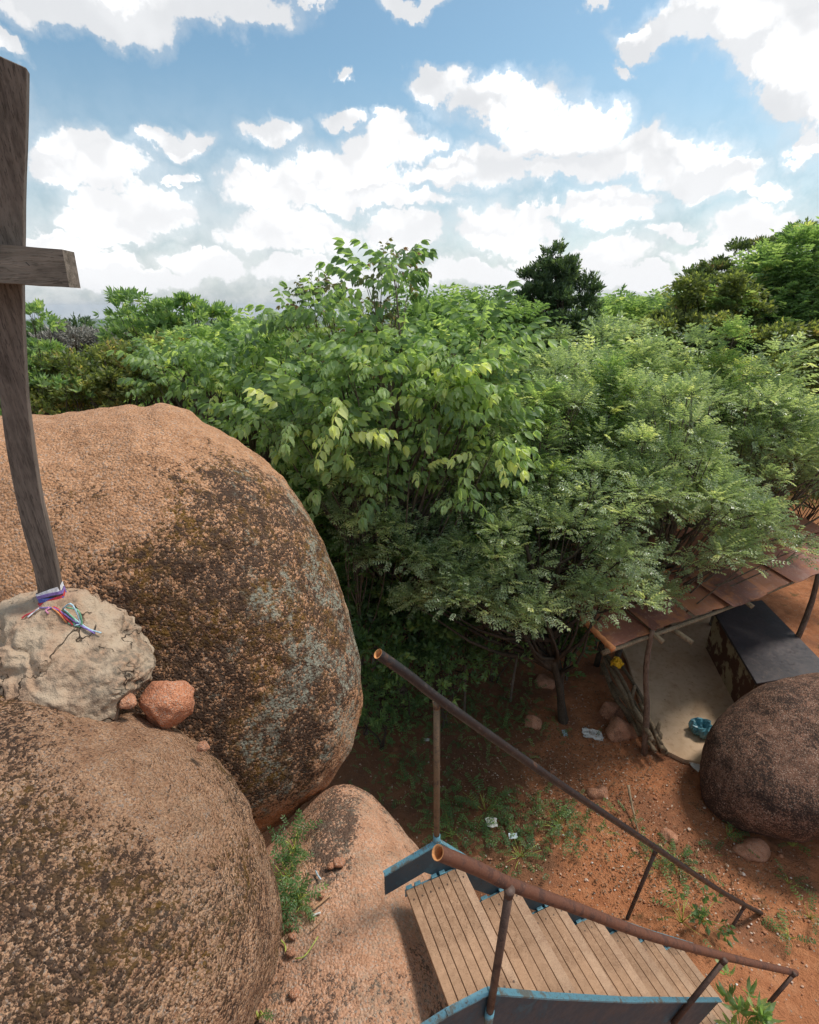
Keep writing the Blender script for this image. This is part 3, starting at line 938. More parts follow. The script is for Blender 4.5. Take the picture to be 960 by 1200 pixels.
# bent nails where the arm is fixed
for (px, py) in ((20, 300), (20, 328), (29, 309)):
    p = on_y(px, py, by - dd_ - 0.006)
    V, F = tube([p, p + np.array([0.012, -0.006, 0.004]), p + np.array([0.022, -0.006, -0.008])], [0.004, 0.003, 0.002], 6)
    quads_obj('nail', V, F, M['rail_black'], beam)

# ribbons tied round the foot of the post
RIB = [('white', (0.75, 0.74, 0.78)), ('red', (0.55, 0.05, 0.07)), ('blue', (0.10, 0.13, 0.42)), ('pink', (0.62, 0.25, 0.38)), ('green', (0.18, 0.42, 0.26)), ('pale blue', (0.42, 0.58, 0.66)), ('violet', (0.24, 0.16, 0.42)), ('orange', (0.60, 0.22, 0.08))]
for n_, c_ in RIB:
    M['rib_' + n_] = mat_flat('ribbon_' + n_.replace(' ', '_'), c_, 0.6, 0.3, 90)


def post_at(z):
    i = int(np.argmin(np.abs(P[:, 2] - z)))
    return P[i] + np.array([0, 0, z - P[i][2]])


def band(z, tilt, w, cname, where, rad_=0.079, ph=0.0):
    n = 28
    V = []
    for j in range(n):
        th = j / n * 2 * np.pi
        a = th - math.radians(28)
        sq = 1 / max(abs(math.cos(a)), abs(math.sin(a)))
        r = min(rad_ * 0.735 * sq, rad_ * 1.01) + 0.002 * math.sin(5 * th + ph)
        c = post_at(z + tilt * math.cos(th + ph))
        p = c + np.array([math.cos(th) * r, math.sin(th) * r, 0])
        for dz in (-w / 2, w / 2):
            V.append(p + np.array([0, 0, dz]))
    F = np.array([(2 * j, 2 * ((j + 1) % n), 2 * ((j + 1) % n) + 1, 2 * j + 1) for j in range(n)])
    o = np_mesh('ribbon', np.array(V), F, M['rib_' + cname], smooth=False)
    md = o.modifiers.new('thickness', 'SOLIDIFY'); md.thickness = 0.0015
    tag(o, f'{cname} ribbon wrapped round the cross post, {where}', 'ribbon', 'ribbons tied to the foot of the cross')


zb = post_at(5.55)[2]
zt_ = on_y(58, 693, Yc)[2]
band(zt_ + 0.010, 0.020, 0.026, 'white', 'uppermost of the wrapped bands', ph=0.4)
band(zt_ - 0.006, 0.016, 0.018, 'violet', 'just below the white band', 0.081, 1.0)
band(zt_ - 0.024, 0.012, 0.022, 'blue', 'in the middle of the bands', 0.080, 2.4)
band(zt_ - 0.042, 0.020, 0.024, 'red', 'low among the wrapped bands', 0.083, 0.2)
band(zt_ - 0.060, 0.015, 0.020, 'pink', 'lowest of the wrapped bands', 0.085, 3.0)
strands = [('green', (78, 712), (92, 716), (96, 736), (84, 742), 'looping out right of the cross post'), ('green', (76, 722), (88, 728), (94, 748), (82, 736), 'in a small low loop by the cross foot'),
           ('pale blue', (80, 730), (92, 733), (104, 735), (117, 736), 'lying to the right on the mortar mound'), ('violet', (55, 738), (75, 742), (95, 742), (112, 744), 'laid flat across the mortar mound'),
           ('red', (48, 722), (42, 728), (36, 736), (32, 742), 'trailing left of the cross post'), ('white', (52, 728), (46, 736), (42, 738), (40, 745), 'hanging at the front of the cross foot'),
           ('orange', (68, 730), (70, 738), (76, 742), (84, 748), 'short and bent on the mortar mound'), ('pink', (60, 722), (64, 732), (62, 740), (66, 746), 'dangling at the front of the cross foot'),
           ('pale blue', (74, 714), (84, 708), (92, 722), (88, 734), 'curled up right of the cross post'), ('red', (66, 720), (74, 730), (80, 738), (88, 740), 'bent over to the right of the cross foot')]
mv = np.array([v.co[:] for v in mound.data.vertices]) + np.array(mound.location)


def surf_z(x, y, VV=mv, top=True):
    dd = (VV[:, 0] - x) ** 2 + (VV[:, 1] - y) ** 2
    k = np.argsort(dd)[:14]
    return VV[k, 2].max()


for cname, a, b, c_, e, where in strands:
    pts = []
    for i, (px, py) in enumerate((a, b, c_, e)):
        p = on_y(px, py, Yc - 0.11 - 0.012 * i)
        zs = surf_z(p[0], p[1]) + 0.006
        if i >= 2 and p[2] > zs: p[2] = p[2] * 0.4 + zs * 0.6
        p[2] = max(p[2], zs)
        pts.append(p)
    V, F = tube(catmull(pts, 12), 0.0045, 5)
    tag(quads_obj('ribbon', V, F, M['rib_' + cname]), f'thin {cname} ribbon end {where}', 'ribbon', 'ribbons tied to the foot of the cross')

# ============================================================ vegetation
def leaf8(L, w, fold=0.25, droop=0.25):
    """Broad leaf along +X with a midrib fold: 8 vertices, 8 triangles."""
    V = np.array([(0, 0, 0), (0.35 * L, 0, -0.02 * L), (0.72 * L, 0, -droop * 0.35 * L), (L, 0, -droop * L),
                  (0.30 * L, 0.5 * w, fold * w * 0.5), (0.68 * L, 0.40 * w, fold * w * 0.4 - droop * 0.35 * L),
                  (0.30 * L, -0.5 * w, fold * w * 0.5), (0.68 * L, -0.40 * w, fold * w * 0.4 - droop * 0.35 * L)])
    F = np.array([(0, 1, 4), (1, 5, 4), (1, 2, 5), (2, 3, 5), (0, 6, 1), (1, 6, 7), (1, 7, 2), (2, 7, 3)])
    return V, F


def leaf4(L, w, fold=0.2, droop=0.1):
    V = np.array([(0, 0, 0), (0.5 * L, 0.5 * w, fold * w), (L, 0, -droop * L), (0.5 * L, -0.5 * w, fold * w)])
    return V, np.array([(0, 1, 2), (0, 2, 3)])


def rot(axis, a):
    return np.array(Matrix.Rotation(a, 3, Vector(axis)))


def stick2(a, b, w):
    a, b = np.array(a, float), np.array(b, float)
    d = b - a
    s = np.cross(d, [0.3, 0.1, 1]); s = s / (np.linalg.norm(s) + 1e-9) * w
    return np.array([a - s, a + s, b + s * 0.5, b - s * 0.5]), np.array([(0, 1, 2), (0, 2, 3)])


def sprig_pinnate(L, pairs, ll, lw, lf, arch=0.3, hang=0.5, rg=None, term=True):
    """Compound leaf: rachis along +X arching down, leaflets in pairs hanging off both sides."""
    parts, leaves = [], []
    rg = rg or np.random.default_rng(1)
    pts = [np.array([t * L, 0, -arch * L * t * t]) for t in np.linspace(0, 1, pairs + 1)]
    for a, b in zip(pts[:-1], pts[1:]):
        parts.append(stick2(a, b, ll * 0.03))
    for i in range(pairs + (1 if term else 0)):
        p = pts[min(i + 1, pairs)] if i < pairs else pts[-1]
        for s in ((1, -1) if i < pairs else (0,)):
            V, F = lf(ll * rg.uniform(0.8, 1.1), lw * rg.uniform(0.85, 1.1))
            if s: R = rot((0, 0, 1), s * rg.uniform(0.85, 1.25)) @ rot((0, 1, 0), hang * rg.uniform(0.6, 1.3))
            else: R = rot((0, 1, 0), 0.35 + hang * 0.6)
            R = R @ rot((1, 0, 0), rg.uniform(-0.35, 0.35))
            parts.append((V @ R.T + p, F)); leaves.append((R, p))
    V, F = merge(parts)
    return V, F, leaves


def sprig_tuft(n, ll, lw, lf, spread=0.9, stem=0.05, rg=None):
    """Leaves radiating from the end of a twig that runs along +X."""
    rg = rg or np.random.default_rng(2)
    parts = [stick2((-stem, 0, 0), (stem, 0, 0), ll * 0.03)]
    for i in range(n):
        V, F = lf(ll * rg.uniform(0.7, 1.1), lw * rg.uniform(0.85, 1.1))
        R = rot((1, 0, 0), i * 2.4 + rg.uniform(-0.3, 0.3)) @ rot((0, 1, 0), -rg.uniform(0.35, 1.0) * spread)
        parts.append((V @ R.T + np.array([stem * (2 * i / n - 1), 0, 0]), F))
    V, F = merge(parts)
    return V, F, []


g_ = np.random.default_rng(5)
STYLES = {
    'broad': [sprig_pinnate(0.42, 4, 0.150, 0.075, leaf8, 0.35, 0.95, np.random.default_rng(s)) for s in range(5)],
    'fine': [sprig_pinnate(0.17, 5, 0.046, 0.021, leaf4, 0.25, 0.3, np.random.default_rng(s + 20)) for s in range(5)],
    'tuft': [sprig_tuft(8, 0.062, 0.024, leaf4, 0.9, 0.05, np.random.default_rng(s + 40)) for s in range(4)],
    'whorl': [sprig_pinnate(0.26, 4, 0.10, 0.042, leaf4, 0.3, 0.35, np.random.default_rng(s + 60)) for s in range(5)],
    'star': [sprig_tuft(7, 0.15, 0.05, leaf8, 1.5, 0.02, np.random.default_rng(s + 80)) for s in range(3)],
    'round': [sprig_tuft(5, 0.085, 0.055, leaf4, 1.2, 0.07, np.random.default_rng(s + 90)) for s in range(4)],
}
G = {
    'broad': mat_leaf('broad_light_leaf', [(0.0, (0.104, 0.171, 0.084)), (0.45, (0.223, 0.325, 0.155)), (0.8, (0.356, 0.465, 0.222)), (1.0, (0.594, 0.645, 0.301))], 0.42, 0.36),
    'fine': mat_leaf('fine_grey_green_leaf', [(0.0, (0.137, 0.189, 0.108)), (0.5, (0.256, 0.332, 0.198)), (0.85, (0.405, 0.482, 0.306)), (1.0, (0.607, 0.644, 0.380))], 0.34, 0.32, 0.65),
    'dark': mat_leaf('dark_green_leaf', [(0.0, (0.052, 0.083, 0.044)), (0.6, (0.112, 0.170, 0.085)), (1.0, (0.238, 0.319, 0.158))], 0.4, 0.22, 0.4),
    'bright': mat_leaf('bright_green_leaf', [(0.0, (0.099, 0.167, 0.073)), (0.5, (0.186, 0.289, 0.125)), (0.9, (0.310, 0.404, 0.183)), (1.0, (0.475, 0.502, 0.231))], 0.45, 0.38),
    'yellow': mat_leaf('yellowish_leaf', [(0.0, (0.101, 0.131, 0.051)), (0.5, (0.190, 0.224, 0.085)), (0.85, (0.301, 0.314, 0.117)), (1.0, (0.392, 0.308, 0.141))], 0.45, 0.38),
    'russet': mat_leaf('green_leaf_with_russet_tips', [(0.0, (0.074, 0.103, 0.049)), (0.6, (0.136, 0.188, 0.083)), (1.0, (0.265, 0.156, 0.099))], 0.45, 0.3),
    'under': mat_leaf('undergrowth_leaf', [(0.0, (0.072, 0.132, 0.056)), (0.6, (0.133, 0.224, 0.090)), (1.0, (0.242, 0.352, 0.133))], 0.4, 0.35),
    'dry': mat_leaf('dry_grey_twig', [(0.0, (0.26, 0.245, 0.21)), (1.0, (0.42, 0.40, 0.35))], 0.9, 0.0, 0.1),
}


def place_sprigs(pos, dirs, style, scale, rg, roll=0.5, tint=None):
    """Every sprig template rotated to its direction: world vertices, triangles, tint."""
    T_ = STYLES[style]
    n = len(pos)
    dirs = dirs / (np.linalg.norm(dirs, axis=1)[:, None] + 1e-9)
    upv = np.tile([0, 0, 1.0], (n, 1)) + rg.normal(size=(n, 3)) * roll * 0.5
    yv = np.cross(upv, dirs); yv /= np.linalg.norm(yv, axis=1)[:, None] + 1e-9
    zv = np.cross(dirs, yv)
    Rm = np.stack([dirs, yv, zv], -1) * np.broadcast_to(scale, (n,))[:, None, None]
    which = rg.integers(0, len(T_), n)
    if tint is None: tint = rg.uniform(0, 1, n)
    Vs, Fs, Ts, off = [], [], [], 0
    for k, (V, F, _) in enumerate(T_):
        m = which == k
        if not m.any(): continue
        c = m.sum()
        W_ = np.einsum('nij,vj->nvi', Rm[m], V) + pos[m][:, None, :]
        Vs.append(W_.reshape(-1, 3))
        Fs.append((F[None] + (np.arange(c) * len(V))[:, None, None]).reshape(-1, 3) + off)
        Ts.append(np.clip(np.repeat(tint[m], len(V)) + np.repeat(rg.normal(0, 0.06, c), len(V)), 0, 1))
        off += c * len(V)
    return np.concatenate(Vs), np.concatenate(Fs), np.concatenate(Ts), Rm, which


TRI = [0]


def tree(name, base, envs, style, leafmat, label, group=None, n_clump=30, clump_r=0.35, per=60, scale=1.0, trunk_r=0.09, seed=1, lean=(0, 0), cat='tree',
         flat=0.6, droop=0.15, up=0.5, tint_mid=0.45, tint_var=0.22, bark='bark', leaf_parts=0, shell=0.35, twigs=2, stems=1, tint_up=0.25, spiky=True):
    """A tree: one trunk (or several stems), limbs to every clump, and the crown's leaves. envs: [(centre, (rx,ry,rz), share)]."""
    rg = np.random.default_rng(seed)
    base = np.array(base, float)
    root = empty(name, base, label, cat, group)
    C_ = []
    tot = sum(e[2] for e in envs)
    for c, r, sh in envs:
        c, r = np.array(c, float), np.array(r, float)
        want = max(1, int(round(n_clump * sh / tot))); tries = 0; got = []
        while len(got) < want and tries < want * 60:
            tries += 1
            d = rg.normal(size=3); d /= np.linalg.norm(d)
            if d[2] < -0.55: continue
            q = c + d * r * rg.uniform(shell, 1.0) ** 0.5
            if all(np.linalg.norm(q - g) > clump_r * (0.9 if tries < want * 30 else 0.55) for g in got):
                got.append(q)
        C_ += [(q, c) for q in got]
    for i in range(int(n_clump * 0.2) if spiky else 0):
        c, r, _ = envs[rg.integers(len(envs))]
        d = rg.normal(size=3); d[2] = abs(d[2]) * 0.8; d[1] -= 0.4; d /= np.linalg.norm(d)
        C_.append((np.array(c) + d * np.array(r) * rg.uniform(1.1, 1.45), np.array(c)))
    cen = np.mean([q for q, _ in C_], 0)
    # trunk stems
    wood = []
    tops = []
    for s in range(stems):
        off = rg.uniform(-0.12, 0.12, 3) * (stems > 1); off[2] = 0
        top = cen + np.array([lean[0], lean[1], 0]) + rg.uniform(-0.5, 0.5, 3) * (stems > 1)
        top[2] = base[2] + (cen[2] - base[2]) * 1.05
        mid1 = base + (top - base) * 0.35 + np.array([rg.uniform(-.12, .12), rg.uniform(-.12, .12), 0])
        mid2 = base + (top - base) * 0.7 + np.array([rg.uniform(-.15, .15), rg.uniform(-.15, .15), 0])
        pts = catmull([base + off - np.array([0, 0, 0.15]), base + off + (mid1 - base) * 0.3, mid1, mid2, top], 12)
        rr = np.linspace(1, 0.28, 12) * trunk_r / math.sqrt(stems); rr[0] *= 1.35
        wood.append(tube(pts, rr, 9, wob=0.06, rg=rg)); tops.append(pts)
    V, F = merge(wood)
    quads_obj('trunk', V, F, M[bark], root)
    br = []
    pos, dirs, tints = [], [], []
    for q, c in C_:
        pts_t = tops[rg.integers(len(tops))]
        hgt = np.clip((q[2] - base[2]) / max(0.3, (pts_t[-1][2] - base[2])), 0.25, 1) * rg.uniform(0.6, 0.95)
        st_ = pts_t[int(hgt * (len(pts_t) - 1))]
        m = (st_ + q) / 2 + np.array([rg.uniform(-.15, .15), rg.uniform(-.15, .15), -0.12 * np.linalg.norm(q - st_)]) * 0.8
        bp = catmull([st_, m, q], 6)
        L = np.linalg.norm(q - st_)
        br.append(tube(bp, np.linspace(min(trunk_r * 0.42, 0.012 + 0.014 * L), 0.005, 6), 5, rg=rg))
        k = max(4, int(per * rg.uniform(0.65, 1.35)))
        d = rg.normal(size=(k, 3)); d /= np.linalg.norm(d, axis=1)[:, None]
        d[:, 2] = np.where(d[:, 2] < -0.3, -d[:, 2], d[:, 2])
        rad_ = clump_r * rg.uniform(0.55, 1.4)
        fr_ = rg.uniform(0.25, 1.0, k) ** 0.6
        p = q + d * np.array([1, 1, flat]) * (rad_ * fr_)[:, None]
        out = (q - c); out /= np.linalg.norm(out) + 1e-6
        dv = d * np.array([1, 1, 0.7]) + out * 0.35 + rg.normal(size=(k, 3)) * 0.35 + np.array([0, 0, up - droop])
        pos.append(p); dirs.append(dv)
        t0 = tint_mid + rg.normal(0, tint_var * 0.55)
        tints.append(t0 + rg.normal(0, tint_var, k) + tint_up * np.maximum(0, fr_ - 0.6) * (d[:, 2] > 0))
        for _ in range(twigs):
            e = p[rg.integers(k)]
            br.append(tube([q + (bp[-2] - q) * 0.5, (q + e) / 2 + rg.normal(size=3) * 0.02, e], [0.006, 0.004, 0.002], 4, rg=rg))
    V, F = merge(br)
    quads_obj('branches', V, F, M[bark], root)
    pos, dirs, tints = np.concatenate(pos), np.concatenate(dirs), np.clip(np.concatenate(tints), 0, 1)
    sc = scale * rg.uniform(0.6, 1.3, len(pos))
    near_i = np.zeros(len(pos), bool)
    if leaf_parts:
        # the sprigs nearest the viewer carry leaves that can be picked apart one by one
        nl = len(STYLES[style][0][2])
        order = np.argsort(np.linalg.norm(pos - np.array([0, 0, CAM_H]), axis=1) - rg.uniform(0, 0.7, len(pos)))
        near_i[order[:leaf_parts // nl]] = True
        protos = []
        for t_ in (0.3, 0.5, 0.7, 0.9, 1.0):
            me = bpy.data.meshes.new('leaf')
            V, F = leaf8(0.150, 0.078)
            me.from_pydata(V.tolist(), [], F.tolist())
            a = me.attributes.new('tint', 'FLOAT', 'POINT'); a.data.foreach_set('value', [t_] * len(V))
            me.materials.append(G[leafmat]); protos.append(me)
        idx = np.where(near_i)[0]
        _, _, _, Rm, which = place_sprigs(pos[idx], dirs[idx], style, sc[idx], rg, tint=tints[idx])
        sp = []
        for a, i in enumerate(idx):
            for R, p in STYLES[style][which[a]][2]:
                o = bpy.data.objects.new('leaf', protos[min(4, int(np.clip(tints[i] + 0.15, 0, 0.99) * 5))])
                Mx = Rm[a] @ R
                w = Rm[a] @ p + pos[i] - base
                o.matrix_basis = Matrix([[*Mx[0], w[0]], [*Mx[1], w[1]], [*Mx[2], w[2]], [0, 0, 0, 1]])
                C.objects.link(o); o.parent = root
            sp.append(tube([pos[i], pos[i] + Rm[a] @ np.array([0.21, 0, -0.04]), pos[i] + Rm[a] @ np.array([0.42, 0, -0.147])], [0.004, 0.003, 0.002], 4, rg=rg))
        V, F = merge(sp)
        quads_obj('leaf_stalks', V, F, M['bark'], root)['kind'] = 'stuff'
    V, F, Tn, _, _ = place_sprigs(pos[~near_i], dirs[~near_i], style, sc[~near_i], rg, tint=tints[~near_i])
    TRI[0] += len(F)
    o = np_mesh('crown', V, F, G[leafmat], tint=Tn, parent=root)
    o['kind'] = 'stuff'
    return root


def env(px, py, Y, rpx, rpy=None, depth=None, share=None):
    """An ellipsoid of crown seen at (px,py), at distance Y, with radii given as seen."""
    c = on_y(px, py, Y)
    t = Y / ray(px, py)[1]
    rx = rpx / F_PX * t; rz = (rpy or rpx) / F_PX * t
    return (c, (rx, depth or (rx + rz) * 0.5, rz), share or rpx * (rpy or rpx))


def gp(px, Y, py=500):
    x = on_y(px, py, Y)[0]
    return np.array([x, Y, gz(x, Y)])


# --- the light green broad-leaved tree in the middle
tree('broad_leaved_tree', gp(470, 7.6), [env(455, 470, 6.9, 100, 75), env(360, 505, 6.6, 60, 55), env(555, 430, 7.0, 42, 45), env(450, 345, 7.2, 30, 32), env(365, 385, 7.3, 42, 30), env(500, 560, 6.5, 80, 40), env(560, 510, 6.5, 40, 40), env(400, 560, 6.6, 50, 40)],
     'broad', 'broad', 'light green tree with drooping paired broad leaves in the middle, behind the tall boulder', n_clump=78, clump_r=0.30, per=13, scale=0.95, seed=3, spiky=False, leaf_parts=300, trunk_r=0.10, flat=0.7, droop=0.25, tint_mid=0.50, tint_var=0.2, shell=0.3, twigs=1)
tree('broad_leaved_tree', gp(430, 8.4), [env(455, 325, 8.2, 28, 26), env(478, 312, 8.2, 18, 14), env(362, 352, 8.2, 40, 16), env(405, 375, 8.2, 60, 32), env(430, 430, 8.2, 80, 40)],
     'broad', 'russet', 'russet tipped tree sprays rising above the light green canopy against the clouds', n_clump=26, clump_r=0.22, per=11, scale=0.62, seed=4, spiky=False, trunk_r=0.06, flat=0.7, tint_mid=0.6, tint_var=0.22, twigs=1)
tree('broad_leaved_tree', gp(290, 8.6), [env(290, 450, 8.4, 70, 34), env(220, 450, 8.4, 50, 28), env(330, 420, 8.6, 50, 30), env(300, 520, 7.6, 50, 50)],
     'broad', 'broad', 'light green bushy tree looking over the right shoulder of the tall boulder', n_clump=42, clump_r=0.30, per=14, scale=0.85, seed=5, spiky=False, trunk_r=0.08, tint_mid=0.5, twigs=1)
# --- small-leaved grey green trees over the hut
tree('small_leaved_tree', on_z(668, 845, 0.0), [env(640, 640, 6.6, 95, 60), env(560, 650, 6.4, 85, 50), env(700, 600, 6.6, 90, 60), env(700, 690, 6.2, 70, 42), env(480, 640, 6.6, 70, 50), env(640, 700, 6.2, 60, 34), env(590, 690, 6.3, 60, 36), env(530, 690, 6.4, 50, 34), env(690, 730, 6.3, 40, 22)],
     'fine', 'fine', 'forked grey green small leaved tree overhanging the left end of the hut roof', n_clump=78, clump_r=0.26, per=63, scale=1.05, seed=6, trunk_r=0.12, bark='bark_dark', lean=(-0.4, 0.2), stems=2, tint_mid=0.48)
tree('small_leaved_tree', gp(775, 8.6), [env(775, 560, 7.6, 75, 80), env(800, 640, 7.2, 80, 40), env(850, 600, 7.4, 62, 36), env(885, 640, 7.5, 36, 20, share=700), env(780, 490, 7.8, 50, 50), env(790, 700, 6.7, 26, 18)],
     'fine', 'fine', 'grey green small leaved tree rising through the middle of the hut roof', n_clump=69, clump_r=0.24, per=59, scale=1.05, seed=7, trunk_r=0.07, tint_mid=0.5)
tree('small_leaved_tree', gp(640, 9.4), [env(650, 500, 8.0, 80, 60), env(600, 560, 7.6, 70, 55), env(700, 540, 8.2, 60, 60), env(540, 570, 7.6, 55, 50), env(655, 450, 8.6, 60, 34)],
     'fine', 'fine', 'bushy small leaved tree with pale tips right of the broad leaved tree', n_clump=64, clump_r=0.28, per=59, scale=1.13, seed=8, trunk_r=0.07, tint_mid=0.55)
tree('small_leaved_tree', gp(900, 9.8), [env(900, 545, 8.8, 75, 50), env(870, 500, 9.0, 60, 50), env(960, 520, 9.0, 60, 50)],
     'fine', 'fine', 'small leaved tree behind the hut at the right edge', n_clump=55, clump_r=0.29, per=59, scale=1.18, seed=9, trunk_r=0.08, tint_mid=0.5)
tree('small_leaved_tree', gp(720, 11.4), [env(720, 440, 10.4, 70, 45), env(770, 460, 10.2, 70, 45), env(680, 480, 10.0, 60, 50), env(830, 470, 10.2, 60, 50), env(740, 520, 9.6, 80, 50)],
     'whorl', 'fine', 'feathery tree with pale new growth below the dark conical tree', n_clump=60, clump_r=0.42, per=42, scale=1.0, seed=10, trunk_r=0.08, tint_mid=0.6, tint_var=0.28)
# --- dark conical tree
tree('dark_conical_tree', gp(655, 12.5), [env(655, 395, 12.2, 44, 40, share=900), env(652, 345, 12.2, 20, 30, share=520), env(620, 345, 12.2, 5, 20, share=160), env(690, 350, 12.2, 8, 20, share=170), env(660, 430, 12.0, 50, 30, share=700), env(646, 312, 12.2, 5, 18, share=200), env(665, 325, 12.2, 5, 16, share=150), env(634, 330, 12.2, 4, 16, share=120)],
     'tuft', 'dark', 'dark dense pointed tree standing above the canopy right of the middle', n_clump=90, clump_r=0.22, per=45, scale=1.6, seed=11, spiky=False, trunk_r=0.10, bark='bark_dark', up=1.0, tint_mid=0.35)
# --- right ridge
tree('ridge_tree', gp(930, 14.0), [env(935, 360, 13.5, 60, 45), env(880, 400, 13.0, 55, 40), env(950, 310, 13.5, 40, 34), env(990, 360, 13.5, 60, 60), env(905, 330, 13.6, 30, 28)],
     'whorl', 'bright', 'tall bright green tree at the upper right edge against the sky', n_clump=75, clump_r=0.50, per=50, scale=1.25, seed=12, trunk_r=0.14, tint_mid=0.42, flat=0.5)
tree('ridge_tree', gp(900, 15.0), [env(890, 300, 14.8, 34, 16), env(945, 280, 14.8, 30, 14), env(850, 325, 14.8, 34, 16), env(815, 335, 14.8, 24, 16), env(860, 350, 14.8, 60, 26)],
     'tuft', 'russet', 'thin dark topped tree with open branches at the upper right', n_clump=46, clump_r=0.30, per=30, scale=2.1, seed=13, spiky=False, trunk_r=0.10, bark='bark_dark', tint_mid=0.45, flat=0.5)
tree('ridge_tree', gp(820, 13.0), [env(815, 385, 12.6, 50, 30), env(780, 400, 12.6, 40, 28), env(835, 350, 12.8, 34, 22), env(850, 420, 12.0, 60, 34)],
     'round', 'yellow', 'yellowish olive tree left of the bright tree at the upper right', n_clump=50, clump_r=0.40, per=50, scale=1.35, seed=14, trunk_r=0.10, tint_mid=0.35, bark='bark_dark')
tree('ridge_tree', gp(930, 12.0), [env(920, 440, 11.4, 60, 32), env(960, 420, 11.4, 40, 34), env(870, 460, 11.4, 40, 30), env(1010, 450, 11.4, 60, 60)],
     'round', 'yellow', 'bushy yellow green tree below the tall bright tree at the right edge', n_clump=46, clump_r=0.42, per=55, scale=1.4, seed=15, trunk_r=0.10, tint_mid=0.42)
# --- centre and left behind
tree('canopy_tree', gp(560, 12.5), [env(560, 395, 12.0, 60, 34), env(510, 390, 12.0, 50, 30), env(600, 400, 12.0, 40, 32), env(560, 450, 11.4, 70, 44)],
     'whorl', 'bright', 'green feathery tree between the broad leaved tree and the dark pointed tree', n_clump=52, clump_r=0.42, per=45, scale=1.15, seed=16, spiky=False, trunk_r=0.10, tint_mid=0.40)
tree('canopy_tree', gp(745, 17.0), [env(745, 385, 16.0, 46, 24), env(715, 390, 16.0, 40, 26), env(790, 380, 17.0, 40, 26), env(740, 420, 15.0, 70, 30)],
     'whorl', 'broad', 'pale green low tree just right of the dark pointed tree', n_clump=44, clump_r=0.50, per=42, scale=1.4, seed=17, spiky=False, trunk_r=0.10, tint_mid=0.42)
tree('canopy_tree', gp(205, 12.0), [env(215, 368, 11.6, 50, 24), env(165, 385, 11.6, 40, 22), env(200, 400, 11.6, 60, 28), env(250, 380, 11.6, 24, 20), env(148, 360, 11.6, 12, 14)],
     'star', 'bright', 'flat topped bright green tree above the tall boulder on the left', n_clump=48, clump_r=0.34, per=17, scale=1.0, seed=18, spiky=False, trunk_r=0.09, tint_mid=0.5, flat=0.45)
tree('canopy_tree', gp(42, 10.0), [env(42, 375, 9.8, 16, 22), env(45, 420, 9.8, 28, 26), env(20, 440, 9.6, 40, 34), env(60, 455, 9.4, 40, 26)],
     'star', 'bright', 'leafy green tree directly behind the cross post on the left', n_clump=26, clump_r=0.30, per=18, scale=0.85, seed=19, spiky=False, trunk_r=0.07, tint_mid=0.45)
tree('canopy_tree', gp(120, 10.6), [env(110, 440, 10.0, 60, 28), env(160, 450, 10.0, 50, 26), env(90, 470, 9.6, 60, 22), env(190, 425, 10.4, 40, 24)],
     'round', 'yellow', 'yellow green shrubby tree above the left part of the tall boulder', n_clump=48, clump_r=0.32, per=45, scale=1.2, seed=20, spiky=False, trunk_r=0.07, tint_mid=0.45, tint_var=0.28)
tree('canopy_tree', gp(245, 11.0), [env(250, 425, 10.6, 50, 26), env(210, 440, 10.2, 50, 26), env(300, 415, 11.0, 40, 24)],
     'whorl', 'broad', 'pale green tree between the flat topped tree and the light green one', n_clump=36, clump_r=0.36, per=45, scale=1.0, seed=21, spiky=False, trunk_r=0.07, tint_mid=0.55)
tree('bare_tree', gp(100, 14.0), [env(100, 402, 13.6, 44, 14), env(75, 400, 13.6, 22, 12), env(130, 400, 13.6, 24, 10)],
     'tuft', 'dry', 'leafless grey twiggy tree between the cross and the flat topped tree', n_clump=40, clump_r=0.30, per=22, scale=1.5, seed=22, trunk_r=0.05, twigs=9)
# --- shaded undergrowth in front of the thicket
bushes = [
    (470, 730, 6.9, 70, 46, 'round', 'under', 1.5, 'large shaded bush just right of the tall boulder'),
    (520, 770, 6.7, 60, 30, 'star', 'under', 0.62, 'low broad leaved bush above the upper end of the far handrail'),
    (420, 680, 7.4, 50, 60, 'whorl', 'under', 0.9, 'dark green bush pressed against the right side of the tall boulder'),
    (440, 820, 6.2, 40, 34, 'star', 'under', 0.5, 'small leafy bush left of the upper end of the far handrail'),
    (590, 720, 7.8, 70, 44, 'round', 'under', 1.4, 'dark bush under the overhanging small leaved tree'),
    (500, 610, 8.2, 90, 60, 'whorl', 'under', 1.1, 'deep green thicket below the light green broad leaved tree'),
    (600, 620, 9.4, 90, 70, 'whorl', 'under', 1.2, 'deep green thicket behind the forked small leaved tree'),
    (380, 590, 8.6, 60, 60, 'whorl', 'under', 1.1, 'dark thicket behind the right rim of the tall boulder'),
    (540, 500, 9.8, 90, 70, 'whorl', 'dark', 1.2, 'dark tree mass filling behind the light green broad leaved tree'),
    (700, 600, 10.6, 90, 50, 'whorl', 'fine', 1.2, 'bush on the bare earth behind the hut, left part'),
    (945, 560, 11.6, 60, 40, 'whorl', 'fine', 1.2, 'bush against the right edge behind the hut roof'),
    (860, 540, 12.0, 90, 40, 'whorl', 'fine', 1.3, 'bush on the bare earth behind the hut, right part'),
]
for i, (px, py, Y, rx, ry, stl, lm, sc, lab) in enumerate(bushes):
    e = env(px, py, Y, rx, ry)
    p = on_y(px, py, Y); b = np.array([p[0], Y, gz(p[0], Y)])
    tree('bush', b, [e], stl, lm, lab, n_clump=26, clump_r=0.32 * (0.8 if rx < 50 else 1.1), per=(16 if stl == 'star' else 42), scale=sc, seed=60 + i, trunk_r=0.035, cat='bush', group='bushes under the trees', stems=3, bark='bark_dark', tint_mid=0.45)

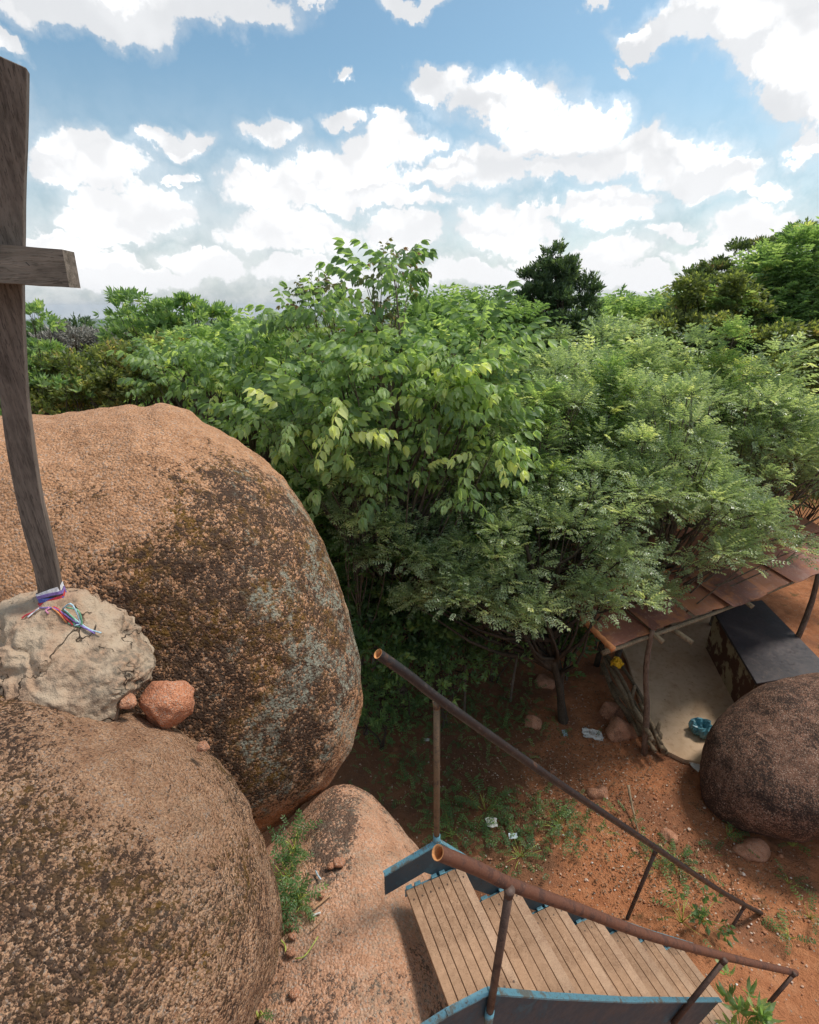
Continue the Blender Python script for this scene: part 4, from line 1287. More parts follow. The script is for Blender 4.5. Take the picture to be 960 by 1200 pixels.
SAP = [(560, 560, 430, 7.0, 'slender sapling in front of the light green tree, right of the boulder'),
       (700, 560, 440, 8.0, 'pale tipped sapling below the dark pointed tree'), (620, 600, 470, 7.4, 'slender sapling above the forked tree'), (740, 520, 420, 9.0, 'small sapling in the canopy gap right of the middle'),
       (420, 620, 520, 6.6, 'leafy sapling close to the right rim of the tall boulder'), (820, 560, 400, 9.4, 'sapling rising before the yellowish olive tree')]
for i, (px, pyb, pyt, Y_, lab) in enumerate(SAP):
    a, b = on_y(px, pyb, Y_), on_y(px, pyt, Y_)
    hh_ = b[2] - a[2]
    es = [((a[0] + random.uniform(-.15, .15) * (1 - t), Y_ + random.uniform(-.1, .1), a[2] + hh_ * t), (0.42 * (1.15 - t), 0.42 * (1.15 - t), 0.16), 1) for t in (0.0, 0.22, 0.44, 0.66, 0.84, 1.0)]
    tree('sapling', (a[0], Y_, gz(a[0], Y_)), es, 'fine' if i % 3 else 'whorl', ('fine', 'bright', 'broad', 'fine')[i % 4], lab, 'saplings under the canopy', n_clump=24, clump_r=0.17, per=26, scale=1.15 if i % 3 else 0.75, seed=400 + i, trunk_r=0.028, tint_mid=0.62, tint_var=0.28, twigs=1)

# --- canopy further back: copies of a few trees
def copy_tree(o, loc, rz, s, label, group):
    r = o.copy(); C.objects.link(r)
    r.location = loc; r.rotation_euler = (0, 0, rz); r.scale = (s, s, s * random.uniform(0.9, 1.1))
    r['label'] = label; r['group'] = group
    for ch in o.children:
        if ch.name.startswith('leaf'): continue
        c = ch.copy(); C.objects.link(c); c.parent = r
    return r


P1 = tree('canopy_tree', (60, 60, 0), [((60, 60, 3.6), (1.9, 1.9, 1.5), 1), ((61, 60.5, 2.9), (1.6, 1.6, 1.2), 1), ((59, 59.6, 2.9), (1.5, 1.5, 1.2), 1)], 'whorl', 'bright', 'x', n_clump=52, clump_r=0.52, per=42, scale=1.5, seed=31, spiky=False, trunk_r=0.12, tint_mid=0.38)
P2 = tree('canopy_tree', (70, 60, 0), [((70, 60, 3.6), (1.7, 1.7, 1.6), 1), ((70.8, 60.2, 2.7), (1.6, 1.6, 1.2), 1)], 'round', 'yellow', 'x', n_clump=44, clump_r=0.5, per=46, scale=1.8, seed=32, spiky=False, trunk_r=0.12, tint_mid=0.32)
P3 = tree('canopy_tree', (80, 60, 0), [((80, 60, 3.7), (1.8, 1.8, 1.5), 1), ((79, 60.2, 2.7), (1.6, 1.6, 1.2), 1)], 'tuft', 'dark', 'x', n_clump=48, clump_r=0.5, per=46, scale=2.2, seed=33, spiky=False, trunk_r=0.12, tint_mid=0.5, bark='bark_dark')
back = []
ANCH = [(-40, 'at the left edge behind the cross'), (55, 'just right of the cross post'), (130, 'left of the flat topped tree'), (220, 'behind the flat topped tree'), (300, 'where the far blue plain shows'), (380, 'left behind the russet sprays'), (460, 'behind the russet sprays'), (550, 'left of the dark pointed tree'), (640, 'behind the dark pointed tree'), (730, 'below the far pale hill'), (810, 'left of the ridge trees'), (890, 'behind the thin dark topped tree'), (990, 'behind the tall tree at the right edge')]
RW = ('nearest row', 'second row', 'third row', 'farthest row')
used_a = set()
words_side = lambda px: ('far left behind the cross' if px < 120 else 'left above the tall boulder' if px < 320 else 'in the middle behind the broad leaved tree' if px < 600 else 'right of the middle near the dark pointed tree' if px < 800 else 'at the right behind the ridge trees')
first = {}
spots = []
for ring, (Y0, n, top) in enumerate(((15.0, 8, 398), (18.5, 9, 388), (24.0, 10, 380), (32.0, 12, 374))):
    for k in range(n):
        px = -60 + (k + 0.5 + random.uniform(-0.25, 0.25)) * 1080 / n
        if ring and 262 < px < 345: continue
        spots.append((px, Y0 * random.uniform(0.93, 1.08), top + random.uniform(-5, 10) + (10 if px < 350 else 0), ring))
kinds = {0: ('feathery green', P1), 1: ('yellowish round crowned', P2), 2: ('dark dense', P3)}
cnt = 0
for px, Y_, top, ring in spots:
    kd = random.choice((0, 0, 1, 2, 1))
    nm, pr = kinds[kd]
    p = on_y(px, top, Y_)
    if 265 < px < 345: p[2] -= 0.03 * Y_
    if px > 800 and ring < 3: p[2] += 0.9
    b = gz(p[0], Y_)
    hgt = p[2] - b
    s = np.clip(hgt / 5.2, 0.5, 2.6)
    an_ = sorted((abs(px - a), a, w) for a, w in ANCH if (ring, a) not in used_a)[0]
    used_a.add((ring, an_[1]))
    lab = f'{nm} tree {an_[2]}, {RW[ring]}'
    grp = 'trees of the back canopy'
    loc = (p[0], Y_, p[2] - 5.2 * s)
    if kd not in first:
        first[kd] = True
        pr.location = loc; pr.scale = (s, s, s); pr['label'] = lab; pr['group'] = grp
    else:
        copy_tree(pr, loc, random.uniform(0, 6.28), s, lab, grp)
    cnt += 1

# far-off wood on the slopes: one mass
rgf = np.random.default_rng(77)
n = 2600
dist = 42 * (12 ** rgf.uniform(0, 1, n)); ang_ = rgf.uniform(-0.85, 0.85, n)
fx, fy = dist * np.sin(ang_), dist * np.cos(ang_)
V0, F0 = ico(1)
Vs, Fs, Tn = [], [], []
for i in range(n):
    r = rgf.uniform(1.5, 3.2) * (1 + dist[i] / 400)
    jit = 1 + 0.35 * rgf.uniform(-1, 1, len(V0))
    Vs.append(V0 * jit[:, None] * np.array([r, r, r * 0.75]) + np.array([fx[i], fy[i], gz(fx[i], fy[i]) + r * 0.4])); Fs.append(F0 + i * len(V0))
    Tn.append(np.full(len(V0), rgf.uniform(0, 1)))
tag(np_mesh('far_wood', np.concatenate(Vs), np.concatenate(Fs), G['dark'], tint=np.concatenate(Tn), centre=False), 'far off scrub wood covering the slopes below the horizon', 'wood', None, 'stuff')

# ============================================================ hut
def mat_sheet():
    m, T = new_mat('rusty_roof_sheet')
    oi = T.n('ShaderNodeObjectInfo').outputs['Random']
    o = T.n('ShaderNodeTexCoord').outputs['Object']
    ov = T.n('ShaderNodeVectorMath', operation='ADD', i={0: o, 1: T.n('ShaderNodeCombineXYZ', i={0: T.math('MULTIPLY', oi, 31), 1: 0.0, 2: 0.0}).outputs[0]}).outputs[0]
    a = T.noise(ov, 2.4, 7, 0.72, dist=0.8); b = T.noise(ov, 16, 5, 0.7)
    c = T.ramp(oi, [(0.0, (0.13, 0.050, 0.042)), (0.35, (0.24, 0.088, 0.058)), (0.7, (0.33, 0.13, 0.075)), (1.0, (0.19, 0.085, 0.07))])
    c = T.mix(T.rng(a, 0.46, 0.62, 0, 0.8), c, (0.36, 0.135, 0.055))
    c = T.mix(T.rng(a, 0.40, 0.28, 0, 0.8), c, (0.085, 0.042, 0.036))
    c = T.mix(T.rng(b, 0.55, 0.7, 0, 0.5), c, (0.42, 0.26, 0.18))
    return finish(T, m, c, T.rng(a, 0.3, 0.7, 0.45, 0.8), T.bump(T.math('ADD', a, T.math('MULTIPLY', b, 0.3)), 0.8, 0.01), 0.35)


hut = empty('open_hut', (4.5, 7.2, 0.0), 'low open hut with rusty red sheet roof on crooked poles below the trees', 'hut')
M['sheet'] = mat_metal('red_brown_roof_sheet', (0.23, 0.080, 0.050), (0.13, 0.048, 0.036), (0.34, 0.17, 0.11), 0.6, 2.2, 0.35, 0.5)
M['sheet'] = mat_sheet()
M['floor'] = mat_flat('beige_concrete', (0.40, 0.285, 0.165), 0.85, 0.16, 2.5)
M['pole'] = mat_wood('peeled_pole', (0.10, 0.06, 0.042), (0.21, 0.14, 0.10), 10, (1, 1, 0.3), 0.9, 0.3, 0.006)
M['stick_wood'] = mat_wood('grey_stick', (0.12, 0.085, 0.05), (0.30, 0.22, 0.14), 10, (1, 1, 0.3), 0.9, 0.5, 0.006)
M['clay'] = mat_flat('orange_clay', (0.60, 0.24, 0.10), 0.9, 0.25, 8)
def mat_dirty(name, c1, c2, c3, rough, sc):
    m, T = new_mat(name)
    o = T.n('ShaderNodeTexCoord').outputs['Object']
    a = T.noise(o, sc, 6, 0.7, dist=0.5); b = T.noise(o, sc * 7, 5, 0.7)
    sp = T.n('ShaderNodeTexVoronoi', i={'Vector': o, 'Scale': sc * 10})
    spm = T.math('MULTIPLY', T.rng(T.n('ShaderNodeSeparateColor', i={0: sp.outputs['Color']}).outputs[0], 0.93, 0.95), T.rng(sp.outputs['Distance'], 0.25, 0.15))
    col = T.mix(T.rng(a, 0.38, 0.66), c1, c2)
    col = T.mix(T.rng(b, 0.5, 0.72, 0, 0.6), col, c3)
    col = T.mix(spm, col, c3)
    return finish(T, m, col, T.rng(b, 0.3, 0.7, rough - 0.1, rough + 0.2), T.bump(T.math('ADD', a, b), 0.6, 0.004), 0.4)


M['slab'] = mat_dirty('dark_dusty_slab', (0.028, 0.022, 0.026), (0.050, 0.038, 0.040), (0.11, 0.075, 0.06), 0.45, 2.2)
M['floor'] = mat_dirty('stained_beige_concrete', (0.62, 0.44, 0.29), (0.50, 0.33, 0.20), (0.36, 0.21, 0.125), 0.85, 1.3)


def mat_plaster():
    m, T = new_mat('peeling_plaster')
    pos = T.n('ShaderNodeNewGeometry').outputs['Position']
    a = T.noise(pos, 3.0, 5, 0.6)
    col = T.mix(T.rng(a, 0.44, 0.52), (0.42, 0.33, 0.20), (0.13, 0.062, 0.040))
    return finish(T, m, col, 0.9, T.bump(a, 0.8, 0.02), 0.15)


M['plaster'] = mat_plaster()
A0 = on_z(719, 763, 2.35); A1 = on_z(960, 672, 2.35)
rd = (A1 - A0); rd[2] = 0; rd /= np.linalg.norm(rd)          # along the eave
rb = np.array([-rd[1], rd[0], 0])                            # to the back
rowd, sw = 0.92, 0.88
for row in range(7):
    for k in range(8):
        if (row, k) in ((1, 1), (3, 0), (2, 0), (2, 4), (3, 3), (4, 4)) or (row > 3 and k < 4): continue
        jit = [random.uniform(-0.07, 0.07) for _ in range(4)]
        base_z = 2.36 + row * 0.17 + (k % 2) * 0.02 + random.uniform(-0.015, 0.03)
        o0 = A0 + rd * (k * sw + jit[0]) + rb * (row * rowd + jit[1]); o0[2] = base_z
        sag = -0.04 * math.sin(k)
        c = [o0, o0 + rd * (sw + 0.05), o0 + rd * (sw + 0.05 + jit[2]) + rb * (rowd + 0.08), o0 + rb * (rowd + 0.08)]
        c[1] = c[1] + np.array([0, 0, sag + 0.01]); c[2] = c[2] + np.array([0, 0, 0.17 + sag]); c[3] = c[3] + np.array([0, 0, 0.17])
        # gently waved sheet
        nu, nv = 8, 5
        Vv = []
        for lay in (0, 0.007):
            for i in range(nu + 1):
                for j in range(nv + 1):
                    u_, v_ = i / nu, j / nv
                    p = c[0] * (1 - u_) * (1 - v_) + c[1] * u_ * (1 - v_) + c[2] * u_ * v_ + c[3] * (1 - u_) * v_
                    p = p + np.array([0, 0, 0.012 * math.cos(u_ * 4 * math.pi) + 0.01 * math.sin(3 * u_ + 2 * v_ + k + row) - lay])
                    Vv.append(p)
        nn = (nu + 1) * (nv + 1)
        Ff = []
        for i in range(nu):
            for j in range(nv):
                a = i * (nv + 1) + j
                q4 = (a, a + nv + 1, a + nv + 2, a + 1)
                Ff.append(q4); Ff.append(tuple(x + nn for x in q4[::-1]))
        for i in range(nu):
            for jj_ in (0, nv):
                a = i * (nv + 1) + jj_; b_ = a + nv + 1
                Ff.append((a, a + nn, b_ + nn, b_) if jj_ == 0 else (b_, b_ + nn, a + nn, a))
        for j in range(nv):
            for i_ in (0, nu):
                a = i_ * (nv + 1) + j; b_ = a + 1
                Ff.append((b_, b_ + nn, a + nn, a) if i_ == 0 else (a, a + nn, b_ + nn, b_))
        np_mesh('roof_sheet', np.array(Vv), np.array(Ff), M['sheet'], parent=hut)


def log(name, pts, r, mat, parent=None, n=14, seg=9, wob=0.08, r_end=None):
    V, F = tube(catmull(pts, n), np.linspace(r, r_end or r * 0.8, n), seg, wob=wob)
    return quads_obj(name, V, F, mat, parent)


def zat(p, z):
    p = np.array(p, float); p[2] = z
    return p


log('pole', [on_z(755, 884, 0.0), on_y(758, 830, 6.25), on_y(757, 785, 6.3), on_y(764, 738, 6.35)], 0.05, M['pole'], hut)
rp = A0 + rd * 5.15
log('pole', [zat(rp + np.array([-0.05, 0.0, 0]), 0.0), zat(rp + np.array([0.0, -0.1, 0]), 1.0), zat(rp + np.array([0.12, 0, 0]), 1.7), zat(rp + np.array([0.06, 0, 0]), 2.36)], 0.055, M['pole'], hut)
lp = on_z(699, 780, 0.0)
log('pole', [zat(lp, 0), zat(lp + np.array([0.05, 0, 0]), 1.2), zat(lp + np.array([0, 0.02, 0]), 2.35)], 0.06, M['bark_dark'], hut)
for k in (0, 1, 2):                      # rafters and the eave pole
    a = A0 + rd * (0.9 + 2.2 * k)
    log('rafter', [zat(a - rb * 0.12, 2.30), zat(a + rb * 1.6, 2.60), zat(a + rb * 3.2, 2.93)], 0.04, M['stick_wood'], hut)
log('eave_pole', [zat(A0 - rd * 0.1 + rb * 0.1, 2.28), zat(A0 + rd * 2.4 + rb * 0.1, 2.24), zat(A0 + rd * 5.6 + rb * 0.1, 2.28)], 0.04, M['stick_wood'], hut, n=20)
e0 = A0 - rd * 0.03
log('clay_edge', [zat(e0 - rb * 0.02, 2.40), zat(e0 + rb * 0.35, 2.47), zat(e0 + rb * 0.85, 2.58)], 0.045, M['clay'], hut, wob=0.25)
log('clay_edge', [zat(A0 + rd * 0.75 + rb * 0.97, 2.62), zat(A0 + rd * 1.5 + rb * 1.0, 2.63), zat(A0 + rd * 2.6 + rb * 0.98, 2.62)], 0.045, M['clay'], hut, wob=0.3, n=20)
pb = A0 + rd * 1.45 + rb * 0.02
log('bamboo_end', [zat(pb + rb * 0.3, 2.22), zat(pb - rb * 0.22 + rd * 0.06, 2.14)], 0.05, M['stick_wood'], hut, n=4)
# floor slab
fl = [on_z(722, 742, 0.06), on_z(748, 815, 0.06), on_z(775, 878, 0.06), on_z(800, 888, 0.06), on_z(830, 896, 0.06), on_z(900, 850, 0.06), on_z(905, 800, 0.06), on_z(850, 705, 0.06), on_z(740, 690, 0.06)]
fl = [fl[0], (fl[0] + fl[1]) / 2 + np.array([0.03, 0, 0]), fl[1], (fl[1] + fl[2]) / 2, fl[2], fl[3] - np.array([0, 0.05, 0])] + fl[4:]
bm_obj('floor_slab', prism([p + np.array([0, 0, 0.02]) for p in fl[::-1]], (0, 0, -0.25)), M['floor'], hut)
# counter with a dark stone top
T0, T1, T3 = on_z(834, 712, 1.05), on_z(893, 703, 1.05), on_z(887, 801, 1.05)
T2 = T1 + (T3 - T0)
T2 = on_z(975, 786, 1.05)
bm_obj('counter_top', prism([T0, T3, T2, T1], (0, 0, -0.05)), M['slab'], hut, bevel=0.006)
cen_ = (T0 + T1 + T2 + T3) / 4
cs = [cen_ + (t - cen_) * np.array([0.90, 0.93, 1]) - np.array([0, 0, 0.052]) for t in (T0, T3, T2, T1)]
bm_obj('counter_base', prism(cs, (0, 0, -1.2)), M['plaster'], hut, bevel=0.02)

# bundle of crooked poles leaning along the left side of the hut floor: a rough fence
fen = empty('stick_fence', on_z(745, 820, 0.0), 'rough low fence of crooked grey poles along the left edge of the hut floor', 'fence')
rgs = np.random.default_rng(5)
for k, (a, b, z0, z1, off) in enumerate((((704, 756), (762, 862), 0.75, 0.55, 0), ((708, 768), (765, 868), 0.62, 0.42, 0), ((716, 800), (768, 880), 0.45, 0.3, 0), ((706, 778), (750, 862), 0.45, 0.22, 0), ((722, 770), (776, 872), 0.4, 0.35, 0), ((730, 800), (780, 880), 0.25, 0.2, 0), ((712, 790), (740, 850), 0.25, 0.12, 0), ((748, 835), (782, 884), 0.45, 0.12, 0), ((750, 825), (776, 878), 0.52, 0.3, 0))):
    pa, pb_ = on_z(*a, z0), on_z(*b, z1)
    m = (pa + pb_) / 2 + rgs.uniform(-0.08, 0.08, 3)
    m2 = pa * 0.25 + pb_ * 0.75 + rgs.uniform(-0.05, 0.05, 3)
    log('pole', [pa, m, m2, pb_], rgs.uniform(0.03, 0.05), M['stick_wood'], fen, n=12, wob=0.15)
for (px, py, h_) in ((705, 790, 0.9), (735, 838, 0.7), (764, 878, 0.6)):
    b = on_z(px, py, 0.0)
    log('stake', [b - np.array([0, 0, 0.05]), b + np.array([0.02, 0, h_])], 0.04, M['stick_wood'], fen, n=4)


# yellow bag hanging on the fence
def crumple(name, c, r, mat, seed, label, cat, level=4, amp=0.35, sq=(1, 1, 1), group=None):
    V, F = ico(level)
    n_ = vnoise(V, 2.3, seed, 3)
    rid = np.abs(vnoise(V, 3.1, seed + 9, 2))
    V = V * (1 + amp * n_ - amp * 0.8 * rid)[:, None] * np.array(r) * np.array(sq) + np.array(c)
    return tag(np_mesh(name, V, F, mat, smooth=False), label, cat, group)


M['yellow_plastic'] = mat_flat('yellow_plastic', (0.75, 0.42, 0.02), 0.4, 0.2, 30)
M['teal'] = mat_flat('teal_plastic', (0.10, 0.27, 0.33), 0.32, 0.35, 9, 0.6, 0.01)
M['white_litter'] = mat_flat('white_paper', (0.62, 0.60, 0.56), 0.7, 0.15, 30)
crumple('plastic_bag', on_z(723, 777, 0.75), (0.11, 0.09, 0.12), M['yellow_plastic'], 3, 'crumpled yellow plastic bag hung on the stick fence', 'bag')
# teal bag: a rumpled sack with an open, rolled rim
tb = on_z(821, 859, 0.08)
nv_, nu_ = 16, 36
prof = [(0.02, 0.02), (0.14, 0.02), (0.185, 0.07), (0.195, 0.13), (0.18, 0.19), (0.155, 0.215), (0.125, 0.20), (0.11, 0.15), (0.09, 0.10), (0.03, 0.085), (0.0, 0.085)]
Vb = []
for i, (r_, z_) in enumerate(prof):
    for j in range(nu_):
        th = j / nu_ * 2 * np.pi
        w = 1 + 0.10 * math.sin(7 * th + i) + 0.06 * math.sin(13 * th + 2 * i)
        Vb.append(tb + np.array([math.cos(th) * r_ * w, math.sin(th) * r_ * w * 0.92, z_ + 0.02 * math.sin(5 * th + i)]))
Fb = np.array([(i * nu_ + j, i * nu_ + (j + 1) % nu_, (i + 1) * nu_ + (j + 1) % nu_, (i + 1) * nu_ + j) for i in range(len(prof) - 1) for j in range(nu_)])
tag(np_mesh('plastic_bag', np.array(Vb), Fb, M['teal'], smooth=False), 'round teal plastic bag with rolled rim on the hut floor', 'bag')


# flat crumpled scraps
def scrap(px, py, z, w, h, mat, label, seed, cat='litter', rz=0.0, group=None, name='paper_scrap'):
    c = on_z(px, py, z)
    rgk = np.random.default_rng(seed)
    n = 6
    V = []
    for i in range(n + 1):
        for j in range(n + 1):
            x, y = (i / n - 0.5) * w, (j / n - 0.5) * h
            x *= 1 + rgk.uniform(-0.12, 0.12); y *= 1 + rgk.uniform(-0.12, 0.12)
            V.append(c + np.array([x * math.cos(rz) - y * math.sin(rz), x * math.sin(rz) + y * math.cos(rz), 0.02 + rgk.uniform(0, 0.25) * min(w, h) * 0.5]))
    F = [(i * (n + 1) + j, (i + 1) * (n + 1) + j, (i + 1) * (n + 1) + j + 1, i * (n + 1) + j + 1) for i in range(n) for j in range(n)]
    o = np_mesh(name, np.array(V), np.array(F), mat)
    md = o.modifiers.new('thickness', 'SOLIDIFY'); md.thickness = 0.002
    return tag(o, label, cat, group)


M['pale_blue_litter'] = mat_flat('pale_blue_plastic', (0.42, 0.50, 0.54), 0.4, 0.3, 20)
scrap(812, 893, 0.0, 0.22, 0.34, M['white_litter'], 'torn white paper at the front tip of the hut floor', 1, rz=0.4)
scrap(694, 862, 0.0, 0.34, 0.22, M['white_litter'], 'whitish rag beside the foot of the forked tree', 2, rz=-0.3)
scrap(576, 965, 0.0, 0.16, 0.14, M['white_litter'], 'white crumpled plastic on the dark ground behind the stairs', 3)
scrap(601, 981, 0.0, 0.12, 0.08, M['pale_blue_litter'], 'small pale scrap right of the white crumpled plastic', 4)
scrap(662, 860, 0.0, 0.08, 0.14, M['pale_blue_litter'], 'pale blue scrap left of the whitish rag', 5)
scrap(718, 703, 2.62, 0.42, 0.20, M['pale_blue_litter'], 'silvery sheet scrap lying on the hut roof', 6, rz=0.3)
scrap(500, 868, 0.0, 0.10, 0.06, M['white_litter'], 'white scrap in the leaves left of the far handrail post', 7)
scrap(696, 986, 0.0, 0.10, 0.07, M['white_litter'], 'white scrap on the red earth in the middle', 8)

# ============================================================ stones, sticks, small plants
stones = [
    (727, 862, 0.30, 0.20, 0.26, 'pale brown block of rock left of the stick fence foot', 'rock'),
    (640, 803, 0.26, 0.20, 0.14, 'flat tan stone left of the forked tree trunk', 'stone'),
    (624, 850, 0.17, 0.14, 0.14, 'tan stone below and left of the forked tree trunk', 'stone'),
    (603, 748, 0.30, 0.22, 0.20, 'reddish stone deep in the shade left of the forked tree', 'stone'),
    (614, 768, 0.12, 0.10, 0.10, 'small pale stone in the shade below the reddish stone', 'stone'),
    (880, 1000, 0.24, 0.16, 0.15, 'angular orange brown stone in front of the dark boulder', 'stone'),
    (785, 984, 0.13, 0.10, 0.07, 'orange stone beside the far handrail', 'stone'),
    (702, 935, 0.17, 0.12, 0.09, 'half buried reddish stone in the middle of the red earth', 'stone'),
    (886, 1052, 0.06, 0.04, 0.03, 'small pale stone right of the lower end of the far handrail', 'stone'),
    (716, 838, 0.22, 0.16, 0.22, 'dark stone behind the pale brown block of rock', 'stone'),
    (744, 1001, 0.06, 0.05, 0.03, 'small pale stone touching the far handrail', 'stone'),
    (648, 905, 0.07, 0.06, 0.04, 'small brown stone on the shaded red earth', 'stone'),
    (850, 912, 0.06, 0.05, 0.04, 'small stone at the left foot of the dark boulder', 'stone'),
    (560, 1005, 0.07, 0.05, 0.04, 'small reddish stone behind the landing', 'stone'),
]
for i, (px, py, a, b, c_, lab, cat) in enumerate(stones):
    p = on_z(px, py, 0.0); p[2] = gz(p[0], p[1]) + c_ * 0.12
    p[1] += b * 0.3
    boulder('stone' if cat == 'stone' else 'rock', [(tuple(p), (a, b, c_))], 4 if a > 0.1 else 3, M['stone'], amp=((3 / max(a, .1) * .2, a * 0.10), (2.5 / a, a * 0.06)), seed=100 + i, angular=1.0, label=lab, cat=cat, group='loose stones on the ground')

# stones and sticks in the gully on the ledge: find the ledge's height under a point
ledge = bpy.data.objects['rock_ledge']
lv = np.array([v.co[:] for v in ledge.data.vertices]) + np.array(ledge.location)
lv = lv[lv[:, 2] > 1.5]


def on_ledge(px, py, n=40):
    cm = np.array([0, 0, CAM_H]); r = ray(px, py); r = r / np.linalg.norm(r)
    q = lv - cm
    t = q @ r
    dist_ = np.linalg.norm(q - t[:, None] * r, axis=1)
    ok = dist_ < 0.05
    if not ok.any(): return cm + r * 4.3
    return cm + r * t[ok].min()


for i, (px, py, r_, lab) in enumerate(((397, 1012, 0.035, 'small reddish stone, upper one in the gully on the ledge'), (388, 1016, 0.022, 'tiny stone left of the upper reddish gully stone'), (377, 1050, 0.018, 'tiny pale stone amid the sticks in the gully'), (341, 1117, 0.024, 'round orange pebble at the lower end of the gully'), (343, 1098, 0.022, 'brown pebble above the round orange one in the gully'), (341, 1085, 0.018, 'brown pebble topmost above the round orange one'), (345, 1165, 0.024, 'pale pinkish stone at the bottom of the ledge gully'))):
    p = on_ledge(px, py)
    boulder('stone', [(tuple(p + np.array([0, 0, r_ * 0.4])), (r_ * 1.3, r_, r_ * 0.8))], 3, M['stone'], amp=((30, r_ * 0.1),), seed=200 + i, angular=0.6, label=lab, cat='stone', group='pebbles in the gully on the ledge')
M['dry_stick'] = mat_flat('dry_stick', (0.42, 0.24, 0.13), 0.8, 0.2, 20)
M['green_stalk'] = mat_flat('yellow_green_stalk', (0.42, 0.45, 0.10), 0.5, 0.2, 20)
for (a, b, c_, rr_, mt, lab) in (((366, 1066), (377, 1058), (388, 1049), 0.006, 'dry_stick', 'straight pale stick, upper one in the gully on the ledge'), ((363, 1092), (372, 1084), (382, 1072), 0.004, 'dry_stick', 'thin brown stick, lower one in the gully on the ledge'),
                                 ((364, 1075), (370, 1072), (376, 1070), 0.006, 'white_litter', 'short white stick between two sticks in the gully'), ((346, 1124), (358, 1120), (373, 1098), 0.004, 'green_stalk', 'long yellow green stalk curving on the ledge'), ((328, 1101), (334, 1108), (335, 1117), 0.005, 'green_stalk', 'yellow green stalk by the edge of the front boulder'),
                                 ((370, 1021), (373, 1027), (376, 1031), 0.006, 'pale_blue_litter', 'pale turquoise strip of plastic in the gully')):
    pts = [on_ledge(*q_) + np.array([0, 0, rr_]) for q_ in (a, b, c_)]
    V, F = tube(catmull(pts, 8), rr_, 6)
    tag(quads_obj('stick' if 'stick' in lab else 'stalk' if 'stalk' in lab else 'plastic_strip', V, F, M[mt]), lab, 'stick' if 'stick' in lab else 'stalk' if 'stalk' in lab else 'litter')
for i, (pp, z, r_, lab) in enumerate((([(736, 920), (741, 945), (748, 975)], (0.30, 0.15, 0.05), 0.022, 'pale dead branch standing up behind the far handrail'), ([(655, 640), (700, 632), (745, 612)], (3.0, 3.2, 3.5), 0.022, 'long bare grey branch caught in the canopy over the hut roof'), ([(690, 690), (735, 682), (775, 672)], (2.75, 2.85, 2.9), 0.03, 'grey fallen branch lying on the hut roof'), ([(840, 918), (846, 924), (851, 935)], (0.03, 0.03, 0.03), 0.01, 'short pale stick left of the dark boulder'))):
    pts = [on_z(x, y, zz) for (x, y), zz in zip(pp, z)]
    V, F = tube(catmull(pts, 12), np.linspace(r_, r_ * 0.5, 12), 7, wob=0.12)
    tag(quads_obj('dead_branch', V, F, M['stick_wood']), lab, 'branch')


def plant(base, h, n, style, lm, scale, seed, label, spread=0.5, cat='plant', group=None, name='small_plant', upd=0.6):
    rg = np.random.default_rng(seed)
    root = empty(name, base, label, cat, group)
    base = np.array(base, float)
    tips = base + np.stack([rg.normal(0, spread * h, n), rg.normal(0, spread * h, n), h * rg.uniform(0.35, 1, n)], 1)
    st_ = [tube([base - np.array([0, 0, 0.02]), (base + t) / 2 + rg.normal(size=3) * 0.01, t], [0.006, 0.004, 0.002], 4, rg=rg) for t in tips[:min(n, 14)]]
    V, F = merge(st_); quads_obj('stem', V, F, M['green_stalk'], root)
    dv = tips - base; dv[:, 2] *= upd
    V, F, T_, _, _ = place_sprigs(tips, dv + rg.normal(size=(n, 3)) * 0.08 * h, style, scale * rg.uniform(0.8, 1.2, n), rg, tint=np.clip(rg.normal(0.5, 0.2, n), 0, 1))
    np_mesh('foliage', V, F, G[lm], tint=T_, parent=root)
    return root


